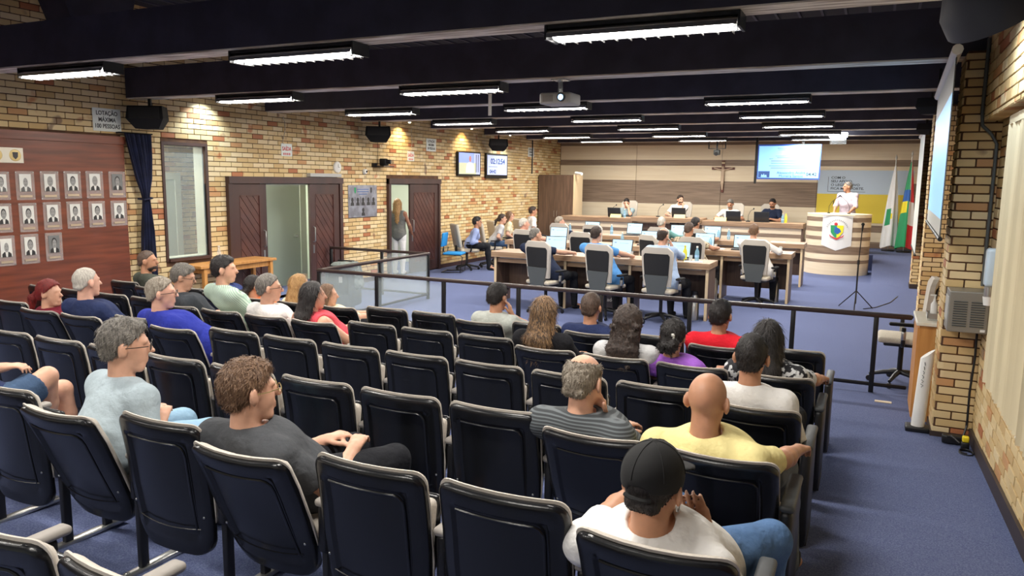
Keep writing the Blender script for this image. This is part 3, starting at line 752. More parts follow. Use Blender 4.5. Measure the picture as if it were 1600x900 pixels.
PEOPLE = []
def person(label, head, hip, yaw=0, torso=None, pitch=0, roll=0, s=1.06, floor=0., hipz=.57, fat=1., skin='tan', hair=('short', 'dark'), top=('tee', 'grey_tee'), pants='jeans',
           armL='lap', armR='lap', res=None, stand=False, glasses=False, cap=None, beard=None, eyes=False, legs=True, deskz=None, shoes='black_soft', group=None, wristL=None, wristR=None, aimR=None, knee=None, lean=0., name='person', extra=None):
    """head: world place of the head centre; hip: (x, y); yaw: where the face looks (degrees to the right of the stage direction); torso: the same for the chest"""
    ty = math.radians(yaw*.45 if torso is None else torso); root = A(hip[0], hip[1], floor); Rw = RZ(-ty)
    C = Rw.T@(A(*head)-root); d_cam = np.linalg.norm(A(*head)-A(0, 0, CH))
    if res is None: res = .0085 if d_cam < 4.2 else .0105 if d_cam < 6.5 else .0125
    Hd = RZ(-(math.radians(yaw)-ty))@RY(math.radians(roll))@RX(math.radians(-pitch))           # head frame in local axes
    hp = lambda x, y, z: C+Hd@A(x, y, z)*s
    fd = Hd@A(0, 1, 0)
    H = A(0, 0, hipz if not stand else .93*s)
    N = C-A(fd[0], fd[1], 0)*.03*s-A(0, 0, .172*s)
    St = N-A(0, 0, .04*s)
    sp = unit(St-H); side = A(1, 0, 0); fwd = unit(np.cross(A(0, 0, 1), side))
    back = unit(np.cross(side, sp))                       # points forward of the chest
    mid = (H+St)/2-back*.03*s
    sh = [St+A(sg*.183*s*(.5+.5*fat), 0, -.008*s) for sg in (-1, 1)]
    def torso_p(B, g):
        B.ec(St-sp*.07*s-back*.0, mid+sp*.06, .165*s*fat+g, .158*s*fat+g, .100*s*fat+g, .108*s*fat+g, side)
        B.ec(mid+sp*.06, H+sp*.04, .158*s*fat+g, .168*s*fat+g, .108*s*fat+g, .118*s*fat+g, side)
        for q in sh:
            B.rc(N-A(0, 0, .02*s), q, .058*s+g, .054*s+g, .04); B.rc(q, q+(mid-q)*.3, .056*s+g, .07*s+g, .04)
    # arms
    l1, l2 = .285*s, .255*s; arms = []
    for i, (sg, pose, wr) in enumerate(((-1, armL, wristL), (1, armR, wristR))):
        S0 = sh[i]; hd = None; nrm = A(0, 0, 1); pole = A(sg*.55, -.35, -.75); curl = .55
        if wr is not None:
            W = Rw.T@(A(*wr)-root)
            if aimR is not None and sg > 0: hd = Rw.T@(A(*aimR)-A(*wr)); nrm = Rw.T@A(.25, -1, .15); pole = A(.6, -.2, -.9); curl = .5
        elif pose == 'lap': W = A(sg*.1, .2*s, H[2]+.08)
        elif pose == 'rest': W = A(sg*.24*s, .30*s, .66); pole = A(sg*.8, -.5, -.5)
        elif pose == 'desk': W = A(sg*.17*s, .43*s, deskz+.045); pole = A(sg*.9, -.2, -.4); hd = A(-sg*.5, .8, 0)
        elif pose == 'deskin': W = A(sg*.03*s, .36*s, deskz+.05); pole = A(sg*.95, -.2, -.3); hd = A(-sg*1, .2, 0)
        elif pose == 'face':
            W = hp(sg*.055, .085, -.185); hd = hp(sg*.035, .07, -.03)-W; nrm = A(sg*.6, .7, 0); pole = A(sg*.6, .2, -.9); curl = .75
        elif pose == 'cheek':
            W = hp(sg*.115, .075, -.16); hd = hp(sg*.075, .05, .02)-W; nrm = A(sg*.9, .3, 0); pole = A(sg*.7, .2, -.9); curl = .45
        elif pose == 'brow':
            W = hp(sg*.08, .13, -.12); hd = hp(-sg*.02, .1, .04)-W; nrm = A(sg*.3, .95, .1); pole = A(sg*.6, .2, -.9); curl = .35
        elif pose == 'down': W = S0+A(sg*.07*s, .06*s, -.5*s); pole = A(sg*.3, -1, 0)
        elif pose == 'hang': W = S0+A(sg*.09*s, .2*s, -.47*s); pole = A(sg*.6, -1, 0)
        elif pose == 'lectern': W = A(sg*.2, .36*s, deskz+.03); pole = A(sg*.6, -.8, -.2)
        E, W = elbow(S0, W, l1, l2, unit(pole))
        if hd is None: hd = W-E
        arms.append((S0, E, W, unit(hd), nrm, sg, curl))
    # legs
    if stand:
        kn = [A(sg*.09*s, .015, .5*s) for sg in (-1, 1)]; an = [A(sg*.1*s, -.02, .075) for sg in (-1, 1)]
    else:
        kn = [A(sg*.13*s, .43*s, hipz-.03) for sg in (-1, 1)]; an = [A(sg*.13*s, .47*s, .09) for sg in (-1, 1)]
        if knee:
            for i in (0, 1):
                if knee[i] is not None: kn[i] = Rw.T@(A(*knee[i][0])-root); an[i] = Rw.T@(A(*knee[i][1])-root)
    hj = [H+A(sg*.088*s, .01, -.0) for sg in (-1, 1)]
    def legs_p(B, g, low=True):
        B.ec(H+sp*.05, H-A(0, 0, .02), .165*s*fat+g, .165*s*fat+g, .12*s*fat+g, .115*s*fat+g, side)
        for i in (0, 1):
            B.rc(hj[i], kn[i], .088*s*(.4+.6*fat)+g, .06*s+g)
            if low: B.rc(kn[i], kn[i]+(an[i]-kn[i])*.35, .058*s+g, .06*s+g); B.rc(kn[i]+(an[i]-kn[i])*.35, an[i], .06*s+g, .042*s+g)
    # ---- body
    B = SDF(.02)
    torso_p(B, -.008); legs_p(B, -.006)
    for i in (0, 1): B.rc(an[i], an[i]+A((-.02, .02)[i], .13*s, -.045), .036*s, .03*s)
    for S0, E, W, hd, nrm, sg, curl in arms:
        B.rc(S0, E, .05*s*(.5+.5*fat), .04*s); B.rc(E, E+(W-E)*.3, .041*s, .043*s); B.rc(E+(W-E)*.3, W, .043*s, .026*s)
        fingers(B, W, hd, nrm, s, sg, curl)
    B.rc(N-A(0, 0, .05*s), hp(0, -.02, -.06), .06*s, .055*s)
    B.el(hp(0, -.012, .025), A(.076, .096, .092)*s, Hd); B.el(hp(0, .028, -.035), A(.060, .066, .084)*s, Hd, .02)
    B.rc(hp(-.02, .062, -.1), hp(.02, .062, -.1), .022*s, .022*s, .02)
    B.rc(hp(0, .092, .012), hp(0, .112, -.024), .009*s, .0135*s, .012)
    B.rc(hp(-.035, .08, .026), hp(.035, .08, .026), .011*s, .011*s, .015)
    B.rc(hp(-.018, .087, -.057), hp(.018, .087, -.057), .0085*s, .0085*s, .006); B.rc(hp(-.014, .087, -.071), hp(.014, .087, -.071), .009*s, .009*s, .006)
    for sg in (-1, 1):
        B.el(hp(sg*.083, -.008, -.008), A(.011, .025, .036)*s, Hd@RZ(sg*.55), .006)
        B.sub_el(hp(sg*.031, .098, .006), A(.016, .016, .010)*s, Hd, .012)
    body = tag(link(name, B.mesh('person', 'skin_'+skin, res), None, tuple(root), (0, 0, -ty)), label, 'person', group)
    PEOPLE.append(body)
    if eyes:
        q = MB()
        for sg in (-1, 1): q.ball(hp(sg*.031, .078, .006), .0125*s, 8)
        q.obj('eyes', 'eye', body, True)
    # ---- clothes
    kind, cm = top; T = SDF(.03); torso_p(T, .010)
    if kind != 'tank':
        for S0, E, W, hd, nrm, sg, curl in arms:
            if kind == 'tee': T.rc(S0, S0+(E-S0)*.72, .064*s, .062*s, flat=True)
            else:
                T.rc(S0, E, .062*s, .054*s); T.rc(E, E+(W-E)*(.93 if kind == 'long' else .2), .054*s, .04*s, flat=True)
    else:
        for i, sg in enumerate((-1, 1)): T.sub_el(sh[i]+A(sg*.045*s, 0, .0), A(.07, .12, .09)*s, k=.02)
    T.ec(H+sp*.07, H+A(0, 0, -.02), .176*s*fat, .178*s*fat, .13*s*fat, .128*s*fat, side)
    nk = .0 if kind == 'polo' else .008
    T.sub_el(N+A(0, .03*s, .058*s), A(.066+nk, .07+nk, .055)*s, k=.012)
    if kind in ('polo', 'shirt', 'long') and extra != 'nocollar':
        for sg in (-1, 1): T.rc(N+A(sg*.05*s, -.035*s, .012*s), N+A(sg*.045*s, .05*s, -.02*s), .018*s, .016*s, .012)
        T.rc(N+A(-.045*s, -.045*s, .014*s), N+A(.045*s, -.045*s, .014*s), .018*s, .018*s, .012)
    link('shirt', T.mesh('shirt', cm, res*1.15), body)
    if legs:
        G = SDF(.03)
        if pants == 'shorts':
            G.ec(H+sp*.05, H-A(0, 0, .02), .172*s, .172*s, .128*s, .122*s, side)
            for i in (0, 1): G.rc(hj[i], hj[i]+(kn[i]-hj[i])*.72, .1*s, .088*s, flat=True)
            link('shorts', G.mesh('shorts', 'cloth_denim', res*1.25), body)
        else:
            legs_p(G, .008); link('trousers', G.mesh('trousers', 'cloth_'+pants, res*1.3), body)
        sh_ = MB()
        for i in (0, 1):
            a = an[i]; sh_.ball((a[0], a[1]+.07*s, .045), (.047*s, .135*s, .045), 10)
        sh_.obj('shoes', shoes, body, True)
    # ---- hair
    ht, hc = hair
    if ht != 'none':
        K = SDF(.015); K.noise = (.0035, 95 if res < .009 else 70)
        infl = {'cropped': .004, 'fringe': .009, 'short': .013, 'full': .017, 'curly': .028}.get(ht, .015)
        K.el(hp(0, -.014, .027), A(.0765+infl*(.45 if ht in ('short', 'cropped', 'fringe', 'full') else 1), .098+infl*.9, .094+infl)*s, Hd)
        fn = Hd@A(0, .717, -.695)
        if ht in ('short', 'full', 'cropped', 'fringe'):
            K.rc(hp(-.03, -.078, -.03), hp(.03, -.078, -.03), (.026+infl*.3)*s, (.026+infl*.3)*s)
            off = -.009 if ht != 'full' else .002
            K.plane(fn, fn@C+off*s)
            if ht == 'fringe': K.sub_el(hp(0, .02, .125), A(.072, .105, .07)*s, Hd, .02)
            if ht == 'full': K.el(hp(0, .05, .097), A(.055, .03, .02)*s, Hd)
            for sg in (-1, 1): K.sub_el(hp(sg*.09, .0, -.014), A(.026, .03, .042)*s, Hd, .008)
        else:
            drop = {'long': .18, 'xlong': .19, 'curly': .17, 'bob': .13, 'pony': 0, 'bun': 0, 'braids': .45}[ht]
            fb = unit(A(fd[0], fd[1], 0)); xs_ = np.cross(fb, A(0, 0, 1))
            top_b = hp(0, -.05, -.01)
            if drop:
                e1 = N-fb*.085*s+A(0, 0, -.01); e2 = N-fb*.1*s-A(0, 0, drop*.75)
                wd = .095 if ht != 'curly' else .115
                if ht == 'braids': wd = .06
                K.ec(top_b, e1, (.085+infl*.4)*s, wd*s, (.06+infl)*s, (.045+infl*.6)*s, xs_, .03)
                if drop > .15: K.ec(e1, e2, wd*s, wd*.75*s, (.045+infl*.6)*s, .026*s, xs_, .03)
                for sg in (-1, 1): K.rc(hp(sg*.078, .0, .02), N+xs_*sg*.085*s-fb*.03*s-A(0, 0, .0 if drop < .2 else .04), .024*s, .026*s, .02)
                K.plane(fn*.55+fb*.6, (fn*.55+fb*.6)@C+.018*s)
            else:
                K.rc(hp(-.03, -.085, -.03), hp(.03, -.085, -.03), .036*s, .036*s)
                K.plane(fn, fn@C-.004*s)
            if ht == 'curly':
                rr = random.Random(5)
                for _ in range(46):
                    a = rr.uniform(0, 1); base = top_b*(1-a)+e2*a if drop else top_b
                    K.el(base+xs_*rr.uniform(-.105, .105)*s-fb*rr.uniform(.0, .05)*s+A(0, 0, rr.uniform(-.03, .07)), A(.026, .026, .022)*s, k=.008)
                K.noise = (.007, 130)
            if ht == 'pony':
                a = hp(0, -.115, .0); K.el(a, A(.03, .03, .03)*s); b_ = a-fb*.05*s-A(0, 0, .05*s); K.rc(a, b_, .026*s, .038*s); K.rc(b_, b_-fb*.02-A(0, 0, .11*s), .038*s, .02*s)
            if ht == 'bun':
                a = hp(0, -.1, -.07); rr = random.Random(3)
                for _ in range(22): K.el(a+A(rr.uniform(-.06, .06), rr.uniform(-.05, .02), rr.uniform(-.09, .03))*s, A(.026, .026, .024)*s, k=.008)
                K.noise = (.006, 130)
        hm = K.mesh('hair', 'hair_'+hc, max(.0065, res*.85))
        strands(hm, Hd, s, ht, 4200 if d_cam < 4.2 else 1700 if d_cam < 6.5 else 900 if d_cam < 9 else 350, d_cam)
        link('hair', hm, body)
    if beard:
        K = SDF(.015); K.el(hp(0, .032, -.06), A(.064, .064, .066)*s, Hd); K.plane(Hd@A(0, -.35, .94), (Hd@A(0, -.35, .94))@C-.078*s); K.plane(-(Hd@A(0, 1, 0)), -(Hd@A(0, 1, 0))@C-.0*s)
        link('beard', K.mesh('beard', 'hair_'+beard, res*.8), body)
    if glasses:
        g = MB()
        for sg in (-1, 1):
            pts = [hp(sg*.033+.026*math.cos(a), .108-.1*abs(sg*.033+.026*math.cos(a))**1.3, .004+.019*math.sin(a)) for a in np.linspace(0, 2*PI, 15)]
            g.tube(pts, .0022, 5)
            g.tube([hp(sg*.06, .098, .008), hp(sg*.084, .05, .006), hp(sg*.086, -.005, .002)], .0024, 5)
        g.tube([hp(-.009, .109, .006), hp(.009, .109, .006)], .0024, 5)
        g.obj('glasses', 'lens_rim' if glasses is True else glasses, body, True)
    if cap:
        K = SDF(.008); K.el(hp(0, -.012, .04), A(.093, .112, .105)*s, Hd); K.plane(-(Hd@A(0, .12, .99)), -((Hd@A(0, .12, .99))@C)+.0*s)
        K.sub_el(hp(0, -.125, .012), A(.04, .04, .022)*s, Hd, .004)
        K.el(hp(0, .125, .03), A(.078, .075, .008)*s, Hd@RX(-.15), .01); K.el(hp(0, -.012, .146), A(.008, .008, .005)*s, Hd, .002)
        o = link('cap', K.mesh('cap', cap, .006), body)
        MB().tube([hp(-.042, -.112, .0), hp(-.02, -.122, -.002), hp(.02, -.122, -.002), hp(.042, -.112, .0)], .007*s, 6).obj('cap_strap', cap, o, True)
        for k in range(6):
            a = k*PI/3+.2
            MB().tube([hp(.094*math.sin(a)*math.cos(t), -.012+.113*math.cos(a)*math.cos(t), .04+.106*math.sin(t)) for t in np.linspace(.1, 1.5, 8)], .0016, 4).obj('seam', 'black_soft', o)
    body['_hp'] = [float(x) for x in (root[0], root[1], root[2])]
    info = dict(hp=hp, arms=arms, N=N, St=St, H=H, kn=kn, body=body, s=s, Hd=Hd, C=C, back=back, sp=sp)
    del body['_hp']
    return info
# ------------------------------------------------------------------ the audience
cloth('paleblue', 168, 182, 190); cloth('dgrey', 74, 76, 80); cloth('white', 230, 228, 226, .96); cloth('yellow', 238, 224, 160, .9); cloth('royal', 44, 54, 150); cloth('navy', 42, 52, 88)
cloth('wine', 110, 28, 44); cloth('black', 30, 30, 34); cloth('pgrey', 176, 180, 174); cloth('red', 206, 34, 48); cloth('purple', 150, 92, 190); cloth('coral', 220, 84, 96); cloth('olive', 72, 76, 68)
cloth('charcoal', 66, 70, 76); cloth('orange', 220, 120, 70); cloth('blue', 52, 66, 120); cloth('lightgrey', 190, 190, 192); cloth('cream', 226, 216, 186); cloth('denim', 62, 82, 110); cloth('jeans', 88, 120, 164); cloth('jeans_light', 150, 184, 210)
cloth('greyjeans', 106, 112, 118); cloth('dark', 34, 35, 40); cloth('shirtblue', 150, 164, 206); cloth('skyblue', 92, 152, 214); cloth('lightblue', 172, 194, 226); cloth('green', 96, 140, 136); cloth('dnavy', 36, 44, 66); cloth('pinkwhite', 214, 200, 212); cloth('tgrey', 118, 118, 114); cloth('greyteal', 140, 160, 166); cloth('brickred', 150, 50, 54)
wave_mat('cloth_stripe', rgb(52, 56, 60), rgb(98, 104, 108), 20, 'Z', lo=.45, hi=.8, distort=.5)
wave_mat('cloth_gstripe', rgb(150, 178, 160), rgb(196, 212, 198), 22, 'DIAGONAL', lo=.3, hi=.7)
mat('cloth_print', rgb(206, 208, 210), .9, vary=(24, rgb(36, 36, 42), .49, .53))
mat('cloth_camo', rgb(198, 184, 158), .9, vary=(26, rgb(112, 98, 82), .47, .55))
def row_person(r, c, u, v, label, dy=.1, dhip=.31, **k):
    y = ROW_Y[r]; fl = zf(y+.25)
    h = on_y(u, v, y+dy)
    info = person(label, h, (seat_x(c), y+dhip), floor=fl, **k)
    print('P', r, c, 'dx %.2f' % (h[0]-seat_x(c)), 'head over floor %.2f' % (h[2]-fl))
    return info
Y1 = ROW_Y[1]
# fifth row
i1 = row_person(1, -3, 197, 540, 'grey-haired man with dark glasses, pale blue tee, leaning forward', dy=.30, dhip=.2, yaw=42, torso=12, hair=('full', 'grey'), top=('tee', 'cloth_paleblue'), pants='jeans_light', glasses=True, armR='lap', armL='lap', skin='fair', fat=1.12, pitch=4)
i2 = row_person(1, -1, 391, 610, 'brown-haired man in glasses and a dark grey tee seen from behind', dy=.12, yaw=30, torso=8, hair=('full', 'brown'), top=('tee', 'cloth_dgrey'), pants='dark', glasses='gold', skin='fair', fat=1.08)
i3 = row_person(1, 2, 1022, 758, 'man in black cap and white tee with hand raised to his face', dy=.12, dhip=.36, yaw=10, torso=0, hair=('cropped', 'black'), top=('tee', 'cloth_white'), pants='jeans', cap='black_soft', wristR=on_y(1104, 838, Y1+.3), aimR=on_y(1076, 770, Y1+.27), armL='rest', skin='tan', fat=1.16, res=.0075,
                knee=[None, ((seat_x(2)+.27, Y1+.62, zf(Y1+.6)+.60), (seat_x(2)+.2, Y1+.75, zf(Y1+.7)+.09))])
i4 = row_person(1, -5, -190, 515, 'man in denim shorts with a yellow watch on his wrist', dy=.1, yaw=20, torso=5, hair=('short', 'dark'), top=('tee', 'cloth_navy'), pants='shorts', skin='fair',
                wristR=on_y(14, 574, Y1+.40), knee=[None, (on_y(74, 588, Y1+.58), on_y(75, 700, Y1+.70))])
# fourth row
row_person(2, 1, 913, 594, 'man with thinning grey hair in a striped charcoal tee, hand at chin', dy=.1, yaw=14, hair=('fringe', 'lgrey'), top=('tee', 'cloth_stripe'), pants='dark', armR='face', skin='fair', fat=1.1)
row_person(2, 2, 1106, 626, 'bald man in a pale yellow tee', dy=.1, yaw=8, hair=('none', 'black'), top=('tee', 'cloth_yellow'), pants='greyjeans', armR='rest', skin='tan', fat=1.15, pitch=6,
           knee=[None, ((seat_x(2)+.2, ROW_Y[2]+.62, zf(ROW_Y[2]+.6)+.58), (seat_x(2)+.26, ROW_Y[2]+.62, zf(ROW_Y[2]+.7)+.09))])
# third row
row_person(3, 2, 1175, 558, 'youth with cropped black hair in a white long-sleeved top', dy=.12, yaw=4, hair=('short', 'black'), top=('long', 'cloth_white'), extra='nocollar', pants='dark', armR='hang', skin='tan', fat=.95)
row_person(3, -6, 253, 458, 'man with thin grey hair and glasses in a royal blue tee', dy=.1, yaw=48, torso=14, hair=('short', 'lgrey'), top=('tee', 'cloth_royal'), pants='dark', glasses=True, skin='pink', fat=1.15)
row_person(3, -8, 136, 441, 'white-haired man in a navy tee', dy=.1, yaw=8, hair=('cropped', 'white'), top=('tee', 'cloth_navy'), pants='dark', skin='pink', fat=1.1)
row_person(3, -9, 78, 458, 'woman with a red ponytail in a wine top', dy=.12, yaw=66, torso=20, hair=('pony', 'red'), top=('tee', 'cloth_wine'), pants='dark', skin='fair', s=.98, fat=.95)
# second row
row_person(4, -1, 851, 488, 'woman with long straight brown hair and blond ends in black', dy=.1, yaw=4, hair=('xlong', 'brownblonde'), top=('long', 'cloth_black'), extra='nocollar', pants='dark', s=1.0, fat=.95)
row_person(4, 0, 982, 505, 'woman with long dark curls in a pale grey top', dy=.1, yaw=4, hair=('curly', 'dark'), top=('tee', 'cloth_lightgrey'), pants='dark', s=1.0, fat=.98)
i6 = row_person(4, 1, 1052, 526, 'woman with gathered dark curls and a white hair clip in purple', dy=.1, yaw=4, hair=('bun', 'black'), top=('tee', 'cloth_purple'), pants='dark', s=.98, fat=.95, pitch=10)
i5 = row_person(4, 2, 1200, 530, 'woman with long straight black hair in a black and white printed tee', dy=.12, yaw=2, hair=('long', 'black'), top=('tee', 'cloth_print'), pants='dark', s=1.04, fat=1.1, armR='rest', pitch=8)
row_person(4, -5, 490, 462, 'woman with straight black hair in a coral sleeveless top', dy=.12, yaw=40, torso=12, hair=('long', 'black'), top=('tank', 'cloth_coral'), pants='dark', s=1.02, skin='fair')
row_person(4, -6, 421, 450, 'grey-haired man with glasses in a white tee', dy=.1, yaw=48, torso=14, hair=('short', 'grey'), top=('tee', 'cloth_white'), pants='dark', glasses=True, skin='fair')
row_person(4, -7, 351, 421, 'dark-haired man in a green striped shirt, in profile', dy=.1, yaw=58, torso=16, hair=('full', 'black'), top=('shirt', 'cloth_gstripe'), pants='dark', skin='fair', fat=1.05)
row_person(4, -8, 287, 433, 'grey-haired man with glasses in a charcoal tee, looking down', dy=.16, yaw=56, torso=18, pitch=14, hair=('full', 'grey'), top=('tee', 'cloth_charcoal'), pants='dark', glasses=True, skin='fair')
# first row
row_person(5, -3, 778, 464, 'dark-haired man in a pale grey shirt resting his face on his hand', dy=.22, yaw=14, hair=('full', 'black'), top=('shirt', 'cloth_pgrey'), pants='dark', armR='cheek', skin='tan', pitch=6)
row_person(5, -1, 924, 480, 'man with faded cropped hair in a navy tee', dy=.12, yaw=2, hair=('short', 'stubble'), top=('tee', 'cloth_navy'), pants='dark', skin='tan')
row_person(5, 1, 1126, 493, 'black-haired man in a red tee', dy=.12, yaw=10, hair=('full', 'black'), top=('tee', 'cloth_red'), pants='dark', skin='tan', fat=1.12)
row_person(5, -6, 513, 461, 'brown-haired girl next to the straight black-haired woman', dy=.1, yaw=52, hair=('long', 'brown'), top=('tee', 'cloth_cream'), pants='dark', skin='fair', s=.92, fat=.9)
row_person(5, -7, 469, 446, 'woman with short curly blonde hair in a pale top', dy=.1, yaw=30, hair=('bob', 'blonde'), top=('tee', 'cloth_cream'), pants='dark', skin='fair', s=.98)
row_person(5, -8, 397, 447, 'woman with dark gathered hair in an orange top', dy=.1, yaw=30, hair=('bun', 'black'), top=('tee', 'cloth_orange'), pants='dark', s=.96)
row_person(5, -9, 353, 424, 'man in a blue shirt in front of the green-striped shirt man', dy=.1, yaw=30, hair=('short', 'dark'), top=('tee', 'cloth_blue'), pants='dark', fat=1.15)
row_person(5, -11, 231, 408, 'balding bearded man in an olive tee beside the navy curtain', dy=.08, yaw=58, torso=18, hair=('cropped', 'stubble'), top=('tee', 'cloth_olive'), pants='dark', beard='dark', skin='tan')
# ================================================================== THE PLENARY
def pxx(u, v, y): return float(on_y(u, v, y)[0])
# ---- railing: along the rows, back towards the stage, then to the left wall
RZ_, RY_ = .86, 9.0
rl = thing('railing', 'dark brown railing with glass panels between the seats and the plenary', 'railing', (0, RY_, 0))
def bar(b, a, c, w=.07, h=.05):
    a, c = Vector(a), Vector(c); d = (c-a); L = d.length; ang = math.atan2(d.y, d.x)
    b.rbox((a+c)/2, (L, w, h), .012, rot=(0, 0, ang))
xl_ = -7.55; yb_ = 12.1-RY_
for a, c in (((.42, 0, RZ_), (xl_-.03, 0, RZ_)), ((xl_, 0, RZ_), (xl_, yb_, RZ_)), ((xl_+.03, yb_, RZ_), (XL+.1, yb_, RZ_))):
    q = MB(); bar(q, a, c); q.obj('handrail', 'rail', rl, True)
for a, c in (((.42, 0, .09), (xl_, 0, .09)), ((xl_, 0, .09), (xl_, yb_, .09)), ((xl_, yb_, .09), (XL+.1, yb_, .09))):
    q = MB(); bar(q, a, c, .035, .04); q.obj('bottom_rail', 'black_metal', rl, True)
pxs = [float(on_z(u, v, RZ_)[0]) for u, v in ((1370, 492), (1240, 482), (1078, 469), (938, 458), (811, 447), (697, 437), (591, 429))]
posts = [(x, 0) for x in pxs]+[(xl_, 0), (xl_, 1.55), (xl_, yb_), (xl_-1.05, yb_), (XL+.12, yb_)]
pm = MB().rbox((0, 0, RZ_/2), (.05, .05, RZ_), .006).mesh('post', 'black_metal', True)
for x, y in posts: link('post', pm, rl, (x, y, 0))
for a, c in ((xl_+.03, pxs[6]-.03), (pxs[6]+.03, pxs[5]-.03)): MB().bx(a, c, -.005, .005, .12, RZ_-.04).obj('glass_panel', 'glass', rl)
MB().bx(xl_-.005, xl_+.005, .03, 1.52, .12, RZ_-.04).obj('glass_panel', 'glass', rl); MB().bx(xl_-.005, xl_+.005, 1.58, yb_-.03, .12, RZ_-.04).obj('glass_panel', 'glass', rl)
MB().bx(xl_-1.02, xl_-.03, yb_-.005, yb_+.005, .12, RZ_-.04).obj('glass_panel', 'glass', rl)

# ---- desks in three rows
DZ = .95
def desk(label, x0, x1, y, legs):
    t = thing('desk', label, 'desk', ((x0+x1)/2, y, 0), 0); w = x1-x0; h = w/2
    MB().rbox((0, .36, DZ-.05), (w, .72, .1), .006).obj('worktop', 'desk_wood', t)
    for L in legs:
        lx = L-(x0+x1)/2
        p = MB().bx(lx-.02, lx+.02, .06, .66, 0, DZ-.1).obj('leg_panel', 'cab_wood', t)
        MB().bx(lx-.022, lx+.022, .045, .06, 0, DZ-.1).obj('edge_strip', 'desk_edge', p)
    for a, c in zip(legs, legs[1:]):
        a -= (x0+x1)/2; c -= (x0+x1)/2
        MB().bx(a+.02, c-.02, .6, .625, .2, DZ-.1).obj('modesty_panel', 'cab_wood', t)
        MB().bx(a+.02, c-.02, .12, .6, DZ-.2, DZ-.18).bx(a+.02, c-.02, .1, .12, DZ-.2, DZ-.1).obj('shelf', 'desk_wood', t)
        MB().bx(a+.1, c-.1, .04, .1, DZ-.115, DZ-.1).obj('keyboard_tray', 'lightgrey_p', t)
mat('lightgrey_p', rgb(186, 184, 178), .5)
YA, YB_, YC = 12.35, 14.95, 17.6
desk('front brown desk closest to the railing', -6.35, -2.38, YA, [-6.28, -4.9, -3.72, -2.42])
desk('middle brown desk behind the one closest to the railing', -7.35, -1.38, YB_, [-7.28, -5.9, -4.3, -2.66, -1.43])
desk('rear brown desk facing the stage bench', -7.0, -1.38, YC, [-6.9, -5.2, -3.3, -1.43])

# ---- office chairs (prototype faces the stage)
def chair_proto():
    t = thing('office_chair', '', 'chair')
    # back frame and mesh, curved
    def backgrid(w0, w1, z0, z1, yo, th, rnd):
        V = []; F = []; nx, nz = 11, 10
        for sk in (0, 1):
            for j in range(nz):
                k = j/(nz-1); z = z0+(z1-z0)*k; hw = (w0+(w1-w0)*k)/2
                if rnd and k > .8: hw -= rnd*(1-math.sqrt(max(0, 1-((k-.8)/.2)**2)))
                for i in range(nx):
                    u = -1+2*i/(nx-1); x = u*hw; y = yo-.1*(z-.87)+.62*x*x+(th if sk else 0)
                    V.append((x, y, z))
        N = nx*nz
        for j in range(nz-1):
            for i in range(nx-1):
                a = j*nx+i; F += [(a, a+1, a+nx+1, a+nx), (N+a, N+a+nx, N+a+nx+1, N+a+1)]
            a, c = j*nx, j*nx+nx-1; F += [(a, a+nx, N+a+nx, N+a), (c, N+c, N+c+nx, c+nx)]
        for i in range(nx-1):
            a, c = i, (nz-1)*nx+i; F += [(a, N+a, N+a+1, a+1), (c, c+1, N+c+1, N+c)]
        return MB().add(V, F)
    bk = backgrid(.44, .54, .62, 1.24, -.28, .05, .09).obj('backrest', 'chair_frame', t, 60)
    backgrid(.39, .44, .80, 1.14, -.294, .03, .03).obj('mesh_panel', 'chair_mesh', bk, 60)
    backgrid(.27, .40, .47, .80, -.31, .05, .0).obj('lower_shell', 'chair_grey', bk, 60)
    MB().rbox((0, .0, .535), (.5, .5, .07), .03, seg=3).obj('seat', 'chair_beige', t, True)
    MB().rbox((0, -.02, .485), (.42, .42, .04), .015).obj('seat_pan', 'black', t, True)
    for sx in (-1, 1):
        a = MB().tube([(sx*.22, 0, .48), (sx*.3, 0, .5), (sx*.3, 0, .7)], .022, 8).obj('armrest', 'black', t, True)
        MB().rbox((sx*.3, .02, .735), (.08, .26, .035), .015).obj('arm_pad', 'black_soft', a, True)
        MB().rbox((sx*.3, 0, .61), (.045, .05, .1), .01).obj('arm_sleeve', 'steel', a, True)
    MB().cyl((0, 0, .12), (0, 0, .47), .028).obj('column', 'black_metal', t, True)
    bs = MB()
    for k in range(5):
        a = k*2*PI/5+.3; bs.tube([(0, 0, .14), (.16*math.cos(a), .16*math.sin(a), .12), (.31*math.cos(a), .31*math.sin(a), .08)], [.03, .026, .018], 8)
    bs = bs.obj('star_base', 'black', t, True)
    for k in range(5):
        a = k*2*PI/5+.3; x, y = .31*math.cos(a), .31*math.sin(a)
        MB().cyl((x-.012, y, .032), (x+.012, y, .032), .032, n=12).obj('caster', 'black', bs, True)
    return t
CP = None
def chair(label, x, y, rot=0, z=0):
    global CP
    if CP is None: o = CP = chair_proto()
    else: o = dup(CP)
    o.location = (x, y, z); o.rotation_euler = (0, 0, math.radians(rot)); o['label'] = label
    return o
Y_A, Y_B, Y_C = 11.9, 14.5, 17.15
CHX = {}
